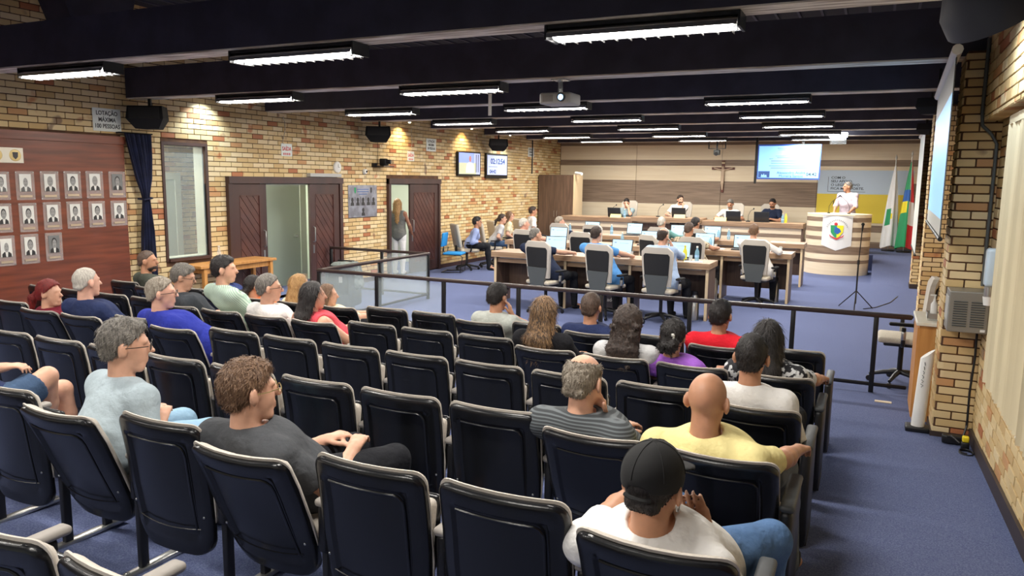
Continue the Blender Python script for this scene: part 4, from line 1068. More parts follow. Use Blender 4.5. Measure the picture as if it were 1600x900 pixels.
for u, v, y, lb, rt in ((838, 410, Y_A, 'grey office chair with black back under the navy-shirted man', -4), (933, 412, Y_A, 'grey office chair with black back under the man in sky blue', -3), (1025, 420, Y_A, 'grey office chair with black back under the man in pale blue shirt', 4),
                    (816, 382, Y_B, 'office chair under the bald man in dark red', 0), (906, 386, Y_B, 'empty office chair tucked squarely to the middle desk', 5), (1010, 390, Y_B, 'empty office chair turned aside at the middle desk', -25), (1079, 392, Y_B, 'office chair under the man in camouflage shirt', 0), (1178, 405, Y_B, 'office chair under the man in white shirt', 0),
                    (872, 372, Y_C, 'office chair under the cropped grey-haired man', 0), (924, 372, Y_C, 'empty office chair at the rear desk', 0), (1027, 372, Y_C, 'office chair under the white-haired man in green', 0), (1084, 375, Y_C, 'office chair under the dark-haired man in black', 0)):
    rt -= 10; dx, dy = .28*math.sin(math.radians(rt)), -.28*math.cos(math.radians(rt))
    chair(lb, pxx(u, v, y+dy)-dx, y, rt); CHX[lb] = (pxx(u, v, y+dy)-dx, y)

def sitter(label, u, v, yh, hy, floor=0., hipz=.63, hx=None, **k):
    h = on_y(u, v, yh); return person(label, h, (h[0] if hx is None else hx, hy), floor=floor, hipz=hipz, **k)
def seat_on(key): return dict(hx=[v[0] for q, v in CHX.items() if key in q][0]+.08)
DK = dict(deskz=DZ, pants='dark')
sitter('heavy man with shaved grey hair in a navy shirt at the front desk', 837, 367, 12.1, 12.0, yaw=35, torso=12, hair=('cropped', 'grey'), top=('tee', 'cloth_dnavy'), armL='desk', armR='desk', fat=1.15, skin='fair', **DK, **seat_on('under the navy-shirted'))
sitter('dark-haired man in a sky blue shirt at the front desk', 932, 366, 12.05, 12.0, yaw=12, hair=('short', 'dark'), top=('tee', 'cloth_skyblue'), armL='desk', armR='desk', fat=1.1, skin='fair', **DK, **seat_on('under the man in sky blue'))
sitter('balding man in a pale blue shirt leaning on his hand', 1036, 369, 12.15, 12.0, yaw=18, hair=('fringe', 'dark'), top=('shirt', 'cloth_lightblue'), armL='desk', armR='cheek', fat=1.1, skin='fair', **DK, **seat_on('under the man in pale blue shirt'))
sitter('bald man in dark red at the middle desk', 819, 350, 14.75, 14.55, yaw=50, torso=20, hair=('cropped', 'white'), top=('tee', 'cloth_brickred'), armL='desk', armR='desk', skin='pink', **DK, **seat_on('under the bald man'))
sitter('man with cropped brown hair in a camouflage shirt', 1077, 358, 14.7, 14.55, yaw=20, hair=('short', 'stubble'), top=('tee', 'cloth_camo'), armL='desk', armR='desk', fat=1.15, skin='tan', **DK, **seat_on('camouflage'))
sitter('man in a white long-sleeved shirt at the middle desk', 1178, 361, 14.72, 14.55, yaw=0, hair=('short', 'brown'), top=('long', 'cloth_white'), armL='desk', armR='desk', fat=1.12, skin='fair', **DK, **seat_on('under the man in white shirt'))
sitter('man with cropped grey hair in a dark blue tee, in profile', 875, 347, 17.3, 17.15, yaw=60, torso=25, hair=('short', 'lgrey'), top=('tee', 'cloth_dnavy'), armL='desk', armR='desk', skin='pink', **DK, **seat_on('cropped grey-haired'))
sitter('white-haired man in a green jumper at the rear desk', 1034, 348, 17.35, 17.2, yaw=20, hair=('short', 'white'), top=('long', 'cloth_green'), armL='desk', armR='desk', skin='fair', **DK, **seat_on('white-haired man in green'))
sitter('dark-haired man in black at the rear desk', 1087, 349, 17.35, 17.2, yaw=25, hair=('full', 'black'), top=('tee', 'cloth_black'), armL='desk', armR='desk', skin='tan', **DK, **seat_on('dark-haired man in black'))

# ---- laptops, bottles and papers on the desks
mat('screen_white', rgb(170, 214, 234), .4, emit=.5); mat('laptop', rgb(40, 42, 46), .4); mat('keys', rgb(20, 20, 22), .6); mat('screen_line', rgb(120, 150, 180), .5, emit=.3)
def laptop(label, u, y, rot=0, z=DZ, v=385, facing=1, lit=True):
    """facing=1: the screen looks towards the seats"""
    t = thing('laptop', label, 'laptop', (pxx(u, v, y), y, z), math.radians(rot)+(0 if facing > 0 else PI), 'laptops')
    b = MB().rbox((0, 0, .011), (.40, .27, .02), .006).obj('base', 'laptop', t, True)
    MB().bx(-.17, .17, -.06, .1, .0205, .022).obj('keyboard', 'keys', b)
    s = MB().rbox((0, 0, .14), (.40, .014, .27), .005).obj('screen_lid', 'laptop', t, True, (0, .135, .02), (math.radians(-14), 0, 0))
    MB().bx(-.185, .185, -.009, -.0072, .02, .262).obj('display', 'screen_white' if lit else 'tv_black', s)
    MB().bx(-.15, -.11, -.0098, -.009, .2, .22).bx(-.05, .12, -.0098, -.009, .2, .206).bx(.08, .15, -.0098, -.009, .05, .056).obj('screen_text', 'screen_line', s)
for lb, u, y, r in (('open laptop before the navy-shirted man', 865, YA+.42, 8), ('open laptop beside the man in sky blue', 966, YA+.42, -6), ('open laptop before the man in pale blue', 1058, YA+.45, 0),
                ('open laptop before the bald man in dark red', 869, YB_+.4, 5), ('open laptop beside the turned empty chair', 1012, YB_+.42, 0), ('open laptop before the man in camouflage', 1098, YB_+.45, 0), ('open laptop before the man in white shirt', 1160, YB_+.42, 0),
                ('open laptop at the wall end of the rear desk', 921, YC+.42, 0), ('open laptop before the empty rear chair', 987, YC+.42, -4), ('open laptop before the white-haired man', 1057, YC+.42, 0), ('open laptop before the dark-haired man in black', 1110, YC+.42, 0)):
    laptop(lb, u, y, r)
mat('bottle_blue', rgb(150, 200, 226), .1, alpha=.55); mat('bottle_yellow', rgb(226, 222, 70), .3); mat('clear', rgb(220, 226, 226), .06, alpha=.3)
BOT = MB().lathe([(.001, 0), (.03, 0), (.032, .02), (.032, .12), (.028, .15), (.013, .18), (.013, .2)], 12)
mat('ban_pale', rgb(150, 190, 226), .6)
def bottle(label, u, y, z=DZ, m='bottle_blue', v=380):
    t = thing('water_bottle', label, 'bottle', (pxx(u, v, y), y, z), 0, 'bottles on the desks'); k = 1.15
    o = MB().lathe([(.001, 0), (.03*k, 0), (.032*k, .02), (.032*k, .12*k), (.028*k, .15*k), (.013*k, .18*k), (.013*k, .2*k)], 12).obj('bottle_body', m, t, True)
    MB().cyl((0, 0, .2*k), (0, 0, .222*k), .015*k).obj('bottle_cap', 'white' if m != 'bottle_yellow' else 'bottle_yellow', t)
    if m == 'bottle_blue': MB().lathe([(.0375, .07), (.0375, .11)], 12).obj('bottle_label', 'ban_pale', t)
bottle('yellow drink bottle beside the man in pale blue', 1071, YA+.35, m='bottle_yellow'); bottle('blue water bottle beside the yellow drink bottle', 1090, YA+.3)
for lb, u, y in (('water bottle behind the man in camouflage', 1110, YB_+.3), ('water bottle by the laptop of the man in black', 1122, YC+.25), ('water bottle on the bare end of the rear desk', 1138, YC+.45), ('water bottle beside the sky blue man\'s head', 972, YB_+.3), ('water bottle at the middle of the rear desk', 955, YC+.4), ('water bottle beside the cropped grey-haired man', 890, YC+.2)): bottle(lb, u, y)
def tumbler(label, u, y, z=DZ, v=385):
    tag(MB().lathe([(.001, 0), (.028, 0), (.034, .11), (.03, .11), (.026, .01), (.001, .01)], 12).obj('drinking_glass', 'clear', None, True, (pxx(u, v, y), y, z)), label, 'glass', 'glasses on the desks')
for lb, u, y in (('drinking glass beside the yellow drink bottle', 1080, YA+.22), ('drinking glass near the man in camouflage', 1118, YB_+.2), ('tall drinking glass at the end of the middle desk', 1220, YB_+.35), ('drinking glass on the front desk beside the sky blue man', 987, YA+.3)): tumbler(lb, u, y)
def paper(label, u, y, rot, z=DZ, v=390, m='paper'):
    tag(MB().rbox((0, 0, .004), (.3, .21, .008), .002).obj('paper_sheets', m, None, False, (pxx(u, v, y), y, z), (0, 0, math.radians(rot))), label, 'paper', 'papers on the desks')
for lb, u, y, r in (('sheets of paper beside the pale blue shirt', 1084, YA+.2, 12), ('sheets of paper beside the camouflage sleeve', 1120, YB_+.4, -5), ('sheets of paper at the bare end of the middle desk', 1212, YB_+.35, 0), ('sheets of paper in the middle of the rear desk', 962, YC+.2, 4), ('sheets of paper at the bare end of the rear desk', 1215, YC+.35, 0)): paper(lb, u, y, r)
# things on the floor under the desks
o = thing('floor_sign', 'dark box sign with white lettering leaning under the front desk', 'sign', (pxx(948, 470, YA+.25), YA+.25, 0))
MB().rbox((0, 0, .2), (.55, .1, .4), .008).obj('box', mat('sign_dark', rgb(74, 66, 72), .6), o)
for i, s_ in enumerate(('somente', 'autorizados')): text(s_, .09, 'lettering', 'white', o, (-.02, -.052, .3-.1*i), (PI/2, 0, 0), bold=.001)
for lb, u, v, y in (('steel thermos flask at the end of the front desk', 1085, 478, YA+.1), ('steel thermos flask under the middle desk', 1115, 450, YB_-.05), ('steel thermos flask beside the chair of the man in white shirt', 1211, 450, YB_+.2)):
    t = thing('thermos', lb, 'flask', (pxx(u, v, y), y, 0), 0, 'thermos flasks on the floor')
    MB().lathe([(.001, 0), (.075, 0), (.075, .36), (.05, .4), (.05, .42)], 14).obj('flask_body', 'steel', t, True); MB().cyl((0, 0, .42), (0, 0, .48), .055).obj('lid', 'black', t, True)

# ---- bench of the board on the stage
BX0, BX1, BY = -8.72, -1.75, 21.7
t = thing('stage_bench', 'long curved-front wooden bench with cream and brown stripes before the stage wall', 'bench desk', ((BX0+BX1)/2, BY, 0)); t['label'] = 'long striped cream and brown wooden bench in front of the stage wall'
c0 = (BX0+BX1)/2; s1, s2 = -6.45-c0, -4.45-c0; e0, e1 = BX0-c0, BX1-c0
for a, c, dz, dy in ((e0, s1, 0, 0), (s1, s2, .05, -.22), (s2, e1, 0, 0)):
    tp = MB().rbox(((a+c)/2, .3+dy/2, 1.13+dz), (c-a-.006, .8-dy, .13), .008).obj('worktop', 'desk_wood', t)
for a, c in ((e0, s1), (s1, s2), (s2, e1)):
    for z0, z1, m in ((.9, 1.06, 'panel_cream'), (.8, .9, 'panel_brown'), (.56, .8, 'panel_cream'), (.46, .56, 'panel_brown'), (.0, .46, 'panel_cream')):
        mm = m if a != s1 else ('cab_wood' if m == 'panel_brown' or z0 > .8 else 'panel_brown')  # darker woods on centre panels: shade under the overhanging worktop put into colour
        MB().bx(a+.003, c-.003, 0 if a != s1 else .05, .04 if a != s1 else .09, z0+.002, z1-.002).obj('panel', mm, t)
MB().bx(e1-.04, e1, .04, .62, .42, 1.06).obj('end_panel', 'panel_brown', t)
MB().bx(e1-.05, e1+.0, -.012, .03, 0, 1.06).obj('edge_strip', 'cab_wood', t)
BD = dict(floor=.42, deskz=.78, pants='dark', eyes=True)
for lb, u in (('high-backed beige chair behind the man covering his face', 981), ('high-backed beige chair behind the bearded man in white', 1066), ('high-backed beige chair behind the man looking down', 1147), ('high-backed beige chair behind the man in black tee', 1202)):
    o = chair(lb, pxx(u, 330, 23.25), 23.2, 180, .42)
sitter('man in a grey-blue shirt covering his face with a hand', 979, 317, 22.95, 23.1, yaw=172, torso=180, hair=('full', 'black'), top=('tee', 'cloth_greyteal'), armL='brow', armR='desk', skin='fair', pitch=12, **BD)
sitter('bearded man in a white shirt with hand at his mouth on the stage', 1063, 312, 22.95, 23.1, yaw=140, torso=180, hair=('full', 'dark'), top=('tee', 'cloth_white'), armL='face', armR='desk', beard='dark', skin='fair', **BD)
sitter('grey-bearded man in a white shirt looking down on the stage', 1141, 319, 22.9, 23.1, yaw=185, torso=180, hair=('full', 'grey'), top=('tee', 'cloth_white'), armL='desk', armR='desk', beard='grey', pitch=18, skin='tan', **BD)
sitter('black-bearded man in a dark navy tee reading on the stage', 1207, 318, 22.9, 23.1, yaw=195, torso=185, hair=('full', 'black'), top=('tee', 'cloth_dnavy'), armL='deskin', armR='desk', beard='black', pitch=14, skin='tan', **BD)
for lb, u, z in (('dark laptop seen from its back before the face-covering man', 962, 1.195), ('dark laptop seen from its back before the bearded man in white', 1062, 1.245), ('dark laptop seen from its back before the man looking down', 1147, 1.195), ('dark laptop seen from its back before the man in navy', 1191, 1.195)):
    laptop(lb, u, BY+.25, 0, z, 340, -1, False)
for lb, u, z, m in (('yellow name card before the face-covering man', 962, 1.195, 'card_y'), ('yellow name card beside the man looking down', 1126, 1.195, 'card_y'), ('cream name card before the bearded man in white', 1063, 1.245, 'cream_card')):
    mat('card_y', rgb(236, 222, 150), .7); mat('cream_card', rgb(206, 186, 150), .7)
    tag(MB().prism([(-.06, 0), (.06, 0), (0, .1)], 'x', -.16, .16).obj('name_card', m, None, False, (pxx(u, 342, BY+.05), BY+.05-(.1 if z > 1.2 else 0), z)), lb, 'card')
bottle('water bottle on the bench beside the face-covering man', 976, BY+.1, 1.195, 'bottle_blue', 335); bottle('water bottle on the bench beside the man in navy', 1223, BY+.15, 1.195, 'bottle_blue', 340); bottle('yellow drink bottle on the bench end', 1228, BY+.25, 1.195, 'bottle_yellow', 340)
def mic(label, u, y, z, v=340, h=.35, lean=.12):
    t = thing('gooseneck_microphone', label, 'microphone', (pxx(u, v, y), y, z), 0, 'gooseneck microphones')
    MB().lathe([(.001, 0), (.06, 0), (.055, .03), (.001, .035)], 14).obj('base', 'black', t, True)
    MB().tube([(0, 0, .03), (0, 0, h*.5), (lean*.4, .03, h*.85), (lean, .06, h)], .006, 6).obj('gooseneck', 'black_metal', t, True)
    MB().rbox((lean+.008, .065, h+.01), (.03, .03, .05), .012).obj('capsule', 'black_soft', t, True)
for lb, u, z in (('gooseneck microphone between the two men at the bench end', 1169, 1.195), ('gooseneck microphone beside the bearded man in white', 1028, 1.245), ('gooseneck microphone beside the face-covering man', 955, 1.195)): mic(lb, u, BY+.15, z)

# ---- lectern, banner and speaker
LX, LY = -.87, 21.08
t = thing('lectern', 'round striped cream and brown lectern with a white crest banner', 'lectern', (LX, LY, 0))
bz = [(1.44, 1.52, 0), (1.33, 1.44, 1), (1.2, 1.33, 0), (1.08, 1.2, 1), (.96, 1.08, 0), (.87, .96, 1), (.72, .87, 0), (.52, .72, 1), (.38, .52, 0), (.3, .38, 1), (0, .3, 0)]
for z0, z1, k in bz:
    r = .76
    MB().lathe([(r, z0+.001), (r, z1-.001)], 40, sy=.82).lathe([(.6, z1-.001), (r, z1-.001)], 40, sy=.82).obj('band', 'panel_brown' if k else 'panel_cream', t, 30)
MB().lathe([(.001, 1.52), (.74, 1.52), (.76, 1.51)], 40, sy=.82).obj('lectern_top', 'panel_cream', t)
bn = MB(); n = 12
for i in range(n+1):
    u = -1+2*i/n; x = u*.345; yy = -.82*.76*math.sqrt(1-(x/.77)**2)-.012-.004*math.cos(u*14)
    zb = .62+.13*abs(u)**1.0
    bn.v += [(x, yy, 1.5), (x, yy-.004, 1.1), (x, yy, zb)]
for i in range(n):
    a = 3*i; bn.f += [(a, a+1, a+4, a+3), (a+1, a+2, a+5, a+4)]; bn.m += [0, 0]
mat('banner_white', rgb(226, 226, 226), .6, bump=(14, .3))
bo = bn.obj('banner', 'banner_white', t, True)
MB().tube([(-.38, -.64, 1.5), (.38, -.64, 1.5)], .014, 8).obj('banner_rod', 'panel_cream', bo, True)
mat('crest_green', rgb(40, 150, 96), .6); mat('crest_yellow', rgb(240, 220, 40), .6); mat('crest_blue', rgb(40, 96, 176), .6); mat('crest_red', rgb(206, 50, 60), .6); mat('crest_grey', rgb(170, 170, 172), .6)
yc = -.645
MB().prism([(-.15, 1.25), (0, 1.25), (0, .93), (-.06, .97), (-.14, 1.08)], 'y', yc, yc-.006).obj('crest_half', 'crest_green', bo)
MB().prism([(0, 1.25), (.15, 1.25), (.14, 1.08), (.06, .97), (0, .93)], 'y', yc, yc-.006).obj('crest_half', 'crest_yellow', bo)
MB().prism([(-.05, 1.22), (.06, 1.17), (.1, 1.1), (.02, 1.03), (-.06, 1.08)], 'y', yc-.006, yc-.01).obj('crest_centre', 'crest_blue', bo)
MB().lathe([(.001, .012), (.035, .01), (.04, 0)], 14).obj('crest_top', 'crest_red', bo, loc=(-.03, yc, 1.28), rot=(PI/2, 0, 0))
MB().prism([(-.17, 1.03), (-.12, .98), (0, .93), (.12, .98), (.17, 1.03), (.15, .97), (0, .89), (-.15, .97)], 'y', yc-.008, yc-.012).obj('crest_ribbon', 'crest_red', bo)
for k in range(15):
    a = PI*(.12+.76*k/14); MB().box((.25*math.cos(a), yc+.004, 1.13+.25*math.sin(a)), (.02, .004, .03), rot=(0, PI/2-a, 0)).obj('letter_mark', 'crest_grey', bo)
for dx in (-.13, .12):
    m_ = thing('lectern_microphone', 'thin gooseneck microphone on the '+('window' if dx > 0 else 'bench')+' side of the lectern top', 'microphone', (LX+dx*1.9-.0, LY-.1, 1.522)); m_['label'] = 'thin gooseneck microphone standing on the lectern, '+('crossing the speaker\'s shirt' if dx > 0 else 'beside the bench')
    sg = 1 if dx < 0 else -1
    MB().lathe([(.001, 0), (.04, 0), (.035, .02), (.001, .025)], 12).obj('base', 'black', m_, True)
    MB().tube([(0, 0, .02), (0, 0, .18), (sg*.06, .05, .3), (sg*.2, .1, .42)], .006, 6).obj('gooseneck', 'black_metal', m_, True)
    MB().tube([(sg*.2, .1, .42), (sg*.24, .11, .46)], .014, 8).obj('capsule', 'black_soft', m_, True)
h = on_y(1324, 292, 22.3)
person('grey-haired speaker in a pale pink polo shirt standing behind the lectern', h, (h[0]+.05, 22.38), yaw=245, torso=200, stand=True, floor=.42, hair=('short', 'grey'), top=('polo', 'cloth_pinkwhite'), pants='dark', armL='lectern', armR='lectern', deskz=1.08, eyes=True, fat=1.12, skin='tan')

# ---- flags by the stage wall
def flag(label, x, y, ztop, cols, w=.36, seed=0):
    t = thing('flag', label, 'flag', (x, y, .42), 0, 'flags beside the stage wall')
    MB().cyl((0, 0, 0), (.03, 0, ztop-.42), .014).obj('pole', 'steel', t, True)
    MB().lathe([(.001, .0), (.02, .01), (.028, .05), (.001, .15)], 10).obj('finial', 'steel', t, True, (.03, 0, ztop-.42))
    MB().lathe([(.001, 0), (.17, 0), (.17, .03), (.03, .05)], 16).obj('base', 'black', t, True)
    b = MB(); nx, nz = 26, 16; rr = random.Random(seed)
    for j in range(nz):
        k = j/(nz-1); z = ztop-.55-k*(ztop-.55-.12)
        ww = (.05+.95*k**.75)*w
        for i in range(nx):
            a = 2*PI*i/nx; f = 1+.22*math.cos(a*6+seed+k*1.5)*min(1, k*3)
            b.v.append((.03+ww*.5*f*math.cos(a)-.02*k, ww*.42*f*math.sin(a)-.0, z-.05*math.sin(a*2+seed)*k))
    for j in range(nz-1):
        for i in range(nx):
            b.f.append((j*nx+i, j*nx+(i+1) % nx, (j+1)*nx+(i+1) % nx, (j+1)*nx+i)); a = 2*PI*(i+.5)/nx; b.m.append(cols(a, (j+.5)/(nz-1)))
    b.obj('flag_cloth', ['banner_white', 'crest_green', 'crest_yellow', 'crest_blue', 'crest_red'], t, 80)
flag('white flag with a green crest on a steel pole', .34, 23.75, 2.95, lambda a, k: 1 if 3.6 < a < 4.5 and .55 < k < .72 else 2 if 4.5 <= a < 4.9 and .58 < k < .7 else 0, .42, 1)
flag('green and yellow flag with blue disc and a red and white fold', .72, 23.5, 3.05, lambda a, k: (4 if a > 5.2 and k < .5 else (2 if .45 < k < .62 and a < 4.6 else 3 if .36 < k <= .47 and a < 5 else (1 if a < 4.75 else (4 if k > .7 else 0)))), .44, 2)

# ---- screen hung from the ceiling, slogan banner, crucifix, camera and lamps near the stage
def screen(label, name, x0, x1, y, z0, z1, rotz=0):
    t = thing(name, label, 'screen', ((x0+x1)/2, y, z0), rotz); w, h_ = x1-x0, z1-z0
    MB().rbox((0, .035, h_/2), (w, .07, h_), .008).obj('casing', 'tv_black', t)
    return t, w, h_
mat('screen_blue', rgb(140, 200, 242), .4, emit=.55); mat('bezel_blue', rgb(48, 78, 160), .4, emit=.25); mat('ink_blue', rgb(58, 92, 160), .6); mat('ink_dark', rgb(40, 50, 70), .6); mat('ink_grey', rgb(84, 110, 150), .6)
t, w_, h_ = screen('large session screen hanging before the stage wall', 'hanging_screen', -3.08, -1.46, 22.0, 2.37, 3.31)
MB().bx(-w_/2, w_/2, -.004, .0, 0, h_).obj('bezel', 'bezel_blue', t)
MB().bx(-w_/2+.03, w_/2-.03, -.008, -.004, .04, h_-.04).obj('display', 'screen_blue', t)
for i, (a, c, z) in enumerate(((-.3, .35, .83), (-.28, .33, .79), (-.34, .25, .62), (-.3, .55, .58), (-.5, -.4, .55), (-.45, .6, .49), (-.45, .6, .43), (-.5, .45, .36), (-.45, .5, .3))):
    MB().bx(a, c, -.0095, -.008, z, z+.012).obj('text_line', 'ink_grey', t)
text('Alessandro André', .1, 'lettering', 'ink_blue', t, (.08, -.009, .18), (PI/2, 0, 0)); text('Moreira Santos', .1, 'lettering', 'ink_blue', t, (.08, -.009, .09), (PI/2, 0, 0)); text('04:42', .12, 'lettering', 'ink_dark', t, (.6, -.009, .14), (PI/2, 0, 0), bold=.002)
MB().bx(-.77, -.47, -.0095, -.008, .05, .22).obj('logo_block', 'ink_blue', t); MB().prism([(-.7, .06), (-.54, .06), (-.56, .13), (-.6, .1), (-.62, .16), (-.64, .1), (-.68, .14)], 'y', -.0105, -.0095).obj('logo_mark', 'screen_blue', t)
MB().bx(-w_/2-.07, -w_/2-.01, .0, .06, -.12, CEIL-2.37).obj('hanging_pole', 'black_metal', t); MB().bx(w_/2-.5, w_/2-.44, .07, .12, .5, CEIL-2.37).bx(-w_/2-.01, -w_/2+.05, .02, .07, .1, .2).obj('bracket', 'black_metal', t)

bx0, bx1, by = -1.66, .86, YB-.006
t = thing('slogan_banner', 'pale blue and yellow banner with a printed slogan on the stage wall', 'banner', (bx0, by, 0))
mat('ban_blue', rgb(196, 212, 228), .6); mat('ban_yellow', rgb(232, 206, 70), .6)
MB().bx(0, bx1-bx0, -.006, 0, 1.98, 2.67).obj('blue_field', 'ban_blue', t); MB().bx(0, bx1-bx0, -.006, 0, 1.15, 1.98).obj('yellow_field', 'ban_yellow', t)
for i, s_ in enumerate(('COM O', 'SEU APOIO,', 'O LEGISLATIVO', 'FICA MAIS FORTE.')): text(s_, .098, 'lettering', 'ink_dark', t, (.36, -.008, 2.45-.105*i), (PI/2, 0, 0), 'LEFT', bold=.0015, sx=1.15)
MB().bx(.28, .29, -.008, -.006, 2.04, 2.48).bx(.28, 1.3, -.008, -.006, 2.04, 2.05).obj('rule', 'ink_dark', t)
text('11', .14, 'lettering', 'ink_dark', t, (.5, -.008, 1.72), (PI/2, 0, 0), bold=.003)

t = thing('crucifix', 'dark wooden crucifix hanging on the striped stage wall', 'crucifix', (-4.44, YB-.03, 1.97))
mat('cross_wood', rgb(96, 48, 36), .5)
MB().rbox((0, 0, .48), (.085, .04, .98), .006).rbox((0, 0, .73), (.7, .04, .075), .006).obj('cross', 'cross_wood', t)
F_ = SDF(.02); F_.el((0, -.055, .75), (.04, .045, .055)); F_.ec((0, -.05, .68), (0, -.05, .46), .06, .045, .03, .03); F_.rc((0, -.05, .67), (.28, -.04, .745), .022, .014); F_.rc((0, -.05, .67), (-.28, -.04, .745), .022, .014)
F_.rc((.02, -.05, .46), (.02, -.075, .28), .034, .026); F_.rc((.02, -.075, .28), (.01, -.05, .08), .026, .016); F_.rc((-.02, -.05, .46), (-.02, -.075, .28), .034, .026); F_.rc((-.02, -.075, .28), (0, -.05, .08), .026, .016)
mat('figure', rgb(196, 172, 148), .6); link('figure', F_.mesh('figure', 'figure', .01), t)
MB().box((0, -.03, .9), (.1, .008, .05)).obj('plate', 'cream_card', t)
tag(MB().lathe([(.001, -.012), (.03, -.01), (.03, 0)], 12).obj('wall_sensor', 'white', None, True, (-4.62, YB-.0, 2.47), (PI/2, 0, 0)), 'small round white sensor on the wall beside the crucifix', 'sensor')
t = thing('dome_camera', 'small dark camera on a bracket above the crucifix', 'camera', (-4.42, 23.2, 3.05))
MB().rbox((0, 0, .1), (.18, .16, .16), .03).obj('camera_body', 'chair_grey', t, True); MB().cyl((0, -.06, .06), (0, -.12, .05), .055).obj('lens', 'black', t, True)
MB().bx(-.25, .25, -.05, .05, .2, .215).bx(-.25, -.235, -.05, .05, .215, .4).bx(.235, .25, -.05, .05, .215, .4).bx(-.02, .02, -.02, .02, .18, .2).obj('bracket', 'black_metal', t)
MB().bx(-.02, .02, -.02, .02, .215, CEIL-3.05).obj('drop_rod', 'black_metal', t)
t = thing('emergency_lamp', 'bright white emergency lamp hanging beside the session screen', 'lamp', tuple(on_y(1310, 214, 21.0)))
MB().rbox((0, 0, .05), (.42, .1, .12), .02).obj('diffuser', 'lamp_cool', t, True); MB().bx(-.19, .19, -.008, .008, -.18, -.01).obj('sign_plate', 'clear', t); MB().bx(-.02, .02, -.02, .02, .11, CEIL-float(t.location.z)).obj('hanger', 'black', t)

# ---- tall cabinet in the far left corner
t = thing('tall_cabinet', 'tall dark wood cabinet in the corner beside the stage bench', 'cabinet', (-9.3, 22.6, 0))
MB().rbox((0, .35, 1.22), (1.22, .7, 2.44), .006).obj('carcass', 'cab_wood', t); MB().bx(.595, .635, -.03, .7, 0, 2.46).obj('end_panel', 'desk_edge', t)
for i in (0, 1): d_ = MB().bx(-.6+.595*i, -.01+.595*i, -.018, 0, .05, 2.4).obj('door', 'cab_wood', t); MB().tube([(-.05+.1*i, -.018, 1.1), (-.05+.1*i, -.04, 1.12), (-.05+.1*i, -.04, 1.28), (-.05+.1*i, -.018, 1.3)], .006, 6).obj('handle', 'steel', d_)
t2 = thing('bullet_camera', 'white bullet camera on the edge of the tall cabinet', 'camera', (-8.66, 22.62, 2.44))
MB().cyl((0, 0, .06), (.25, -.1, .03), .045).obj('camera_body', 'white', t2, True); MB().cyl((0, 0, -.0), (0, 0, .06), .02).obj('mount', 'white', t2)
# ================================================================== LEFT WALL AND LEFT SIDE
LROT = (PI/2, 0, PI/2)                      # lettering that reads from inside the room
def X_(u, v, x=XL): return on_x(u, v, x)
t = thing('honour_board', 'large reddish wooden board with rows of portraits on the brick wall', 'board', (XL+.03, 5.3, 0))
MB().bx(0.001, .03, -2.3, 2.29, .1, 2.68).obj('board_face', 'board_red', t); MB().bx(0.001, .055, -2.3, 2.3, 2.68, 2.79).obj('top_band', 'board_red', t); MB().bx(0.001, .045, -2.3, 2.3, .03, .1).obj('bottom_band', 'board_red', t)
mat('photo_bg', rgb(222, 220, 212), .4); mat('photo_bg2', rgb(120, 120, 118), .4); mat('photo_skin', rgb(150, 148, 144), .4); mat('photo_dark', rgb(48, 46, 46), .4); mat('photo_mid', rgb(96, 94, 92), .4); mat('brass', rgb(206, 186, 160), .3, metal=.5)
def frame(px, label, hair, suit, bg='photo_bg'):
    x0, y0, x1, y1 = [q*.2222 for q in px]; y0 += 230; y1 += 230
    a, b_ = X_((x0+x1)/2, y0, XL+.066), X_((x0+x1)/2, y1, XL+.066); l, r = X_(x0, (y0+y1)/2, XL+.066), X_(x1, (y0+y1)/2, XL+.066)
    w, h_ = r[1]-l[1], a[2]-b_[2]; t = thing('portrait_plate', label, 'portrait', (XL+.062, (l[1]+r[1])/2, (a[2]+b_[2])/2), 0, 'portraits on the honour board')
    MB().rbox((.006, 0, 0), (.008, w, h_), .002, seg=1).obj('acrylic_plate', 'acrylic', t)
    pw, ph, cz = w*.62, h_*.6, h_*.1
    p = MB().box((.0125, 0, cz), (.003, pw, ph)).obj('photo', bg, t)
    def flat(pts, m, k, nm): MB().prism([(y*pw, cz+z*ph) for y, z in pts], 'x', .014, .0143+.0006*k).obj(nm, m, p)
    flat([(-.42, -.5), (.42, -.5), (.4, -.33), (.2, -.22), (-.2, -.22), (-.4, -.33)], suit, 1, 'print_suit')
    flat([(-.07, -.5), (.07, -.5), (.12, -.22), (-.12, -.22)], 'photo_bg', 2, 'print_collar')
    flat([(.25*math.cos(i*PI/8), .08+.29*math.sin(i*PI/8)) for i in range(16)], hair, 2, 'print_hair')
    flat([(.2*math.cos(i*PI/8), .02+.26*math.sin(i*PI/8)) for i in range(16)], 'photo_skin', 3, 'print_face')
    flat([(-.13, .06), (-.05, .06), (-.05, .1), (-.13, .1)], 'photo_mid', 4, 'print_eye'); flat([(.05, .06), (.13, .06), (.13, .1), (.05, .1)], 'photo_mid', 4, 'print_eye'); flat([(-.07, -.12), (.07, -.12), (.06, -.09), (-.06, -.09)], 'photo_mid', 4, 'print_mouth')
    MB().box((.0125, 0, -h_*.37), (.003, w*.66, h_*.075)).obj('name_plate', 'brass', t)
    for sy in (-1, 1):
        for sz in (-1, 1): MB().cyl((0, sy*w*.46, sz*h_*.46), (.013, sy*w*.46, sz*h_*.46), .006, n=8).obj('stud', 'steel', t)
R1_ = [(-58, 170, 68, 372), (110, 168, 243, 372), (285, 168, 415, 370), (450, 168, 570, 362), (605, 168, 725, 360), (765, 170, 880, 355)]
R2_ = [(-38, 395, 85, 602), (135, 392, 262, 597), (305, 385, 432, 582), (470, 380, 585, 572), (625, 378, 740, 563), (780, 375, 892, 552)]
R3_ = [(-22, 622, 108, 836), (148, 610, 275, 820), (320, 600, 440, 800)]
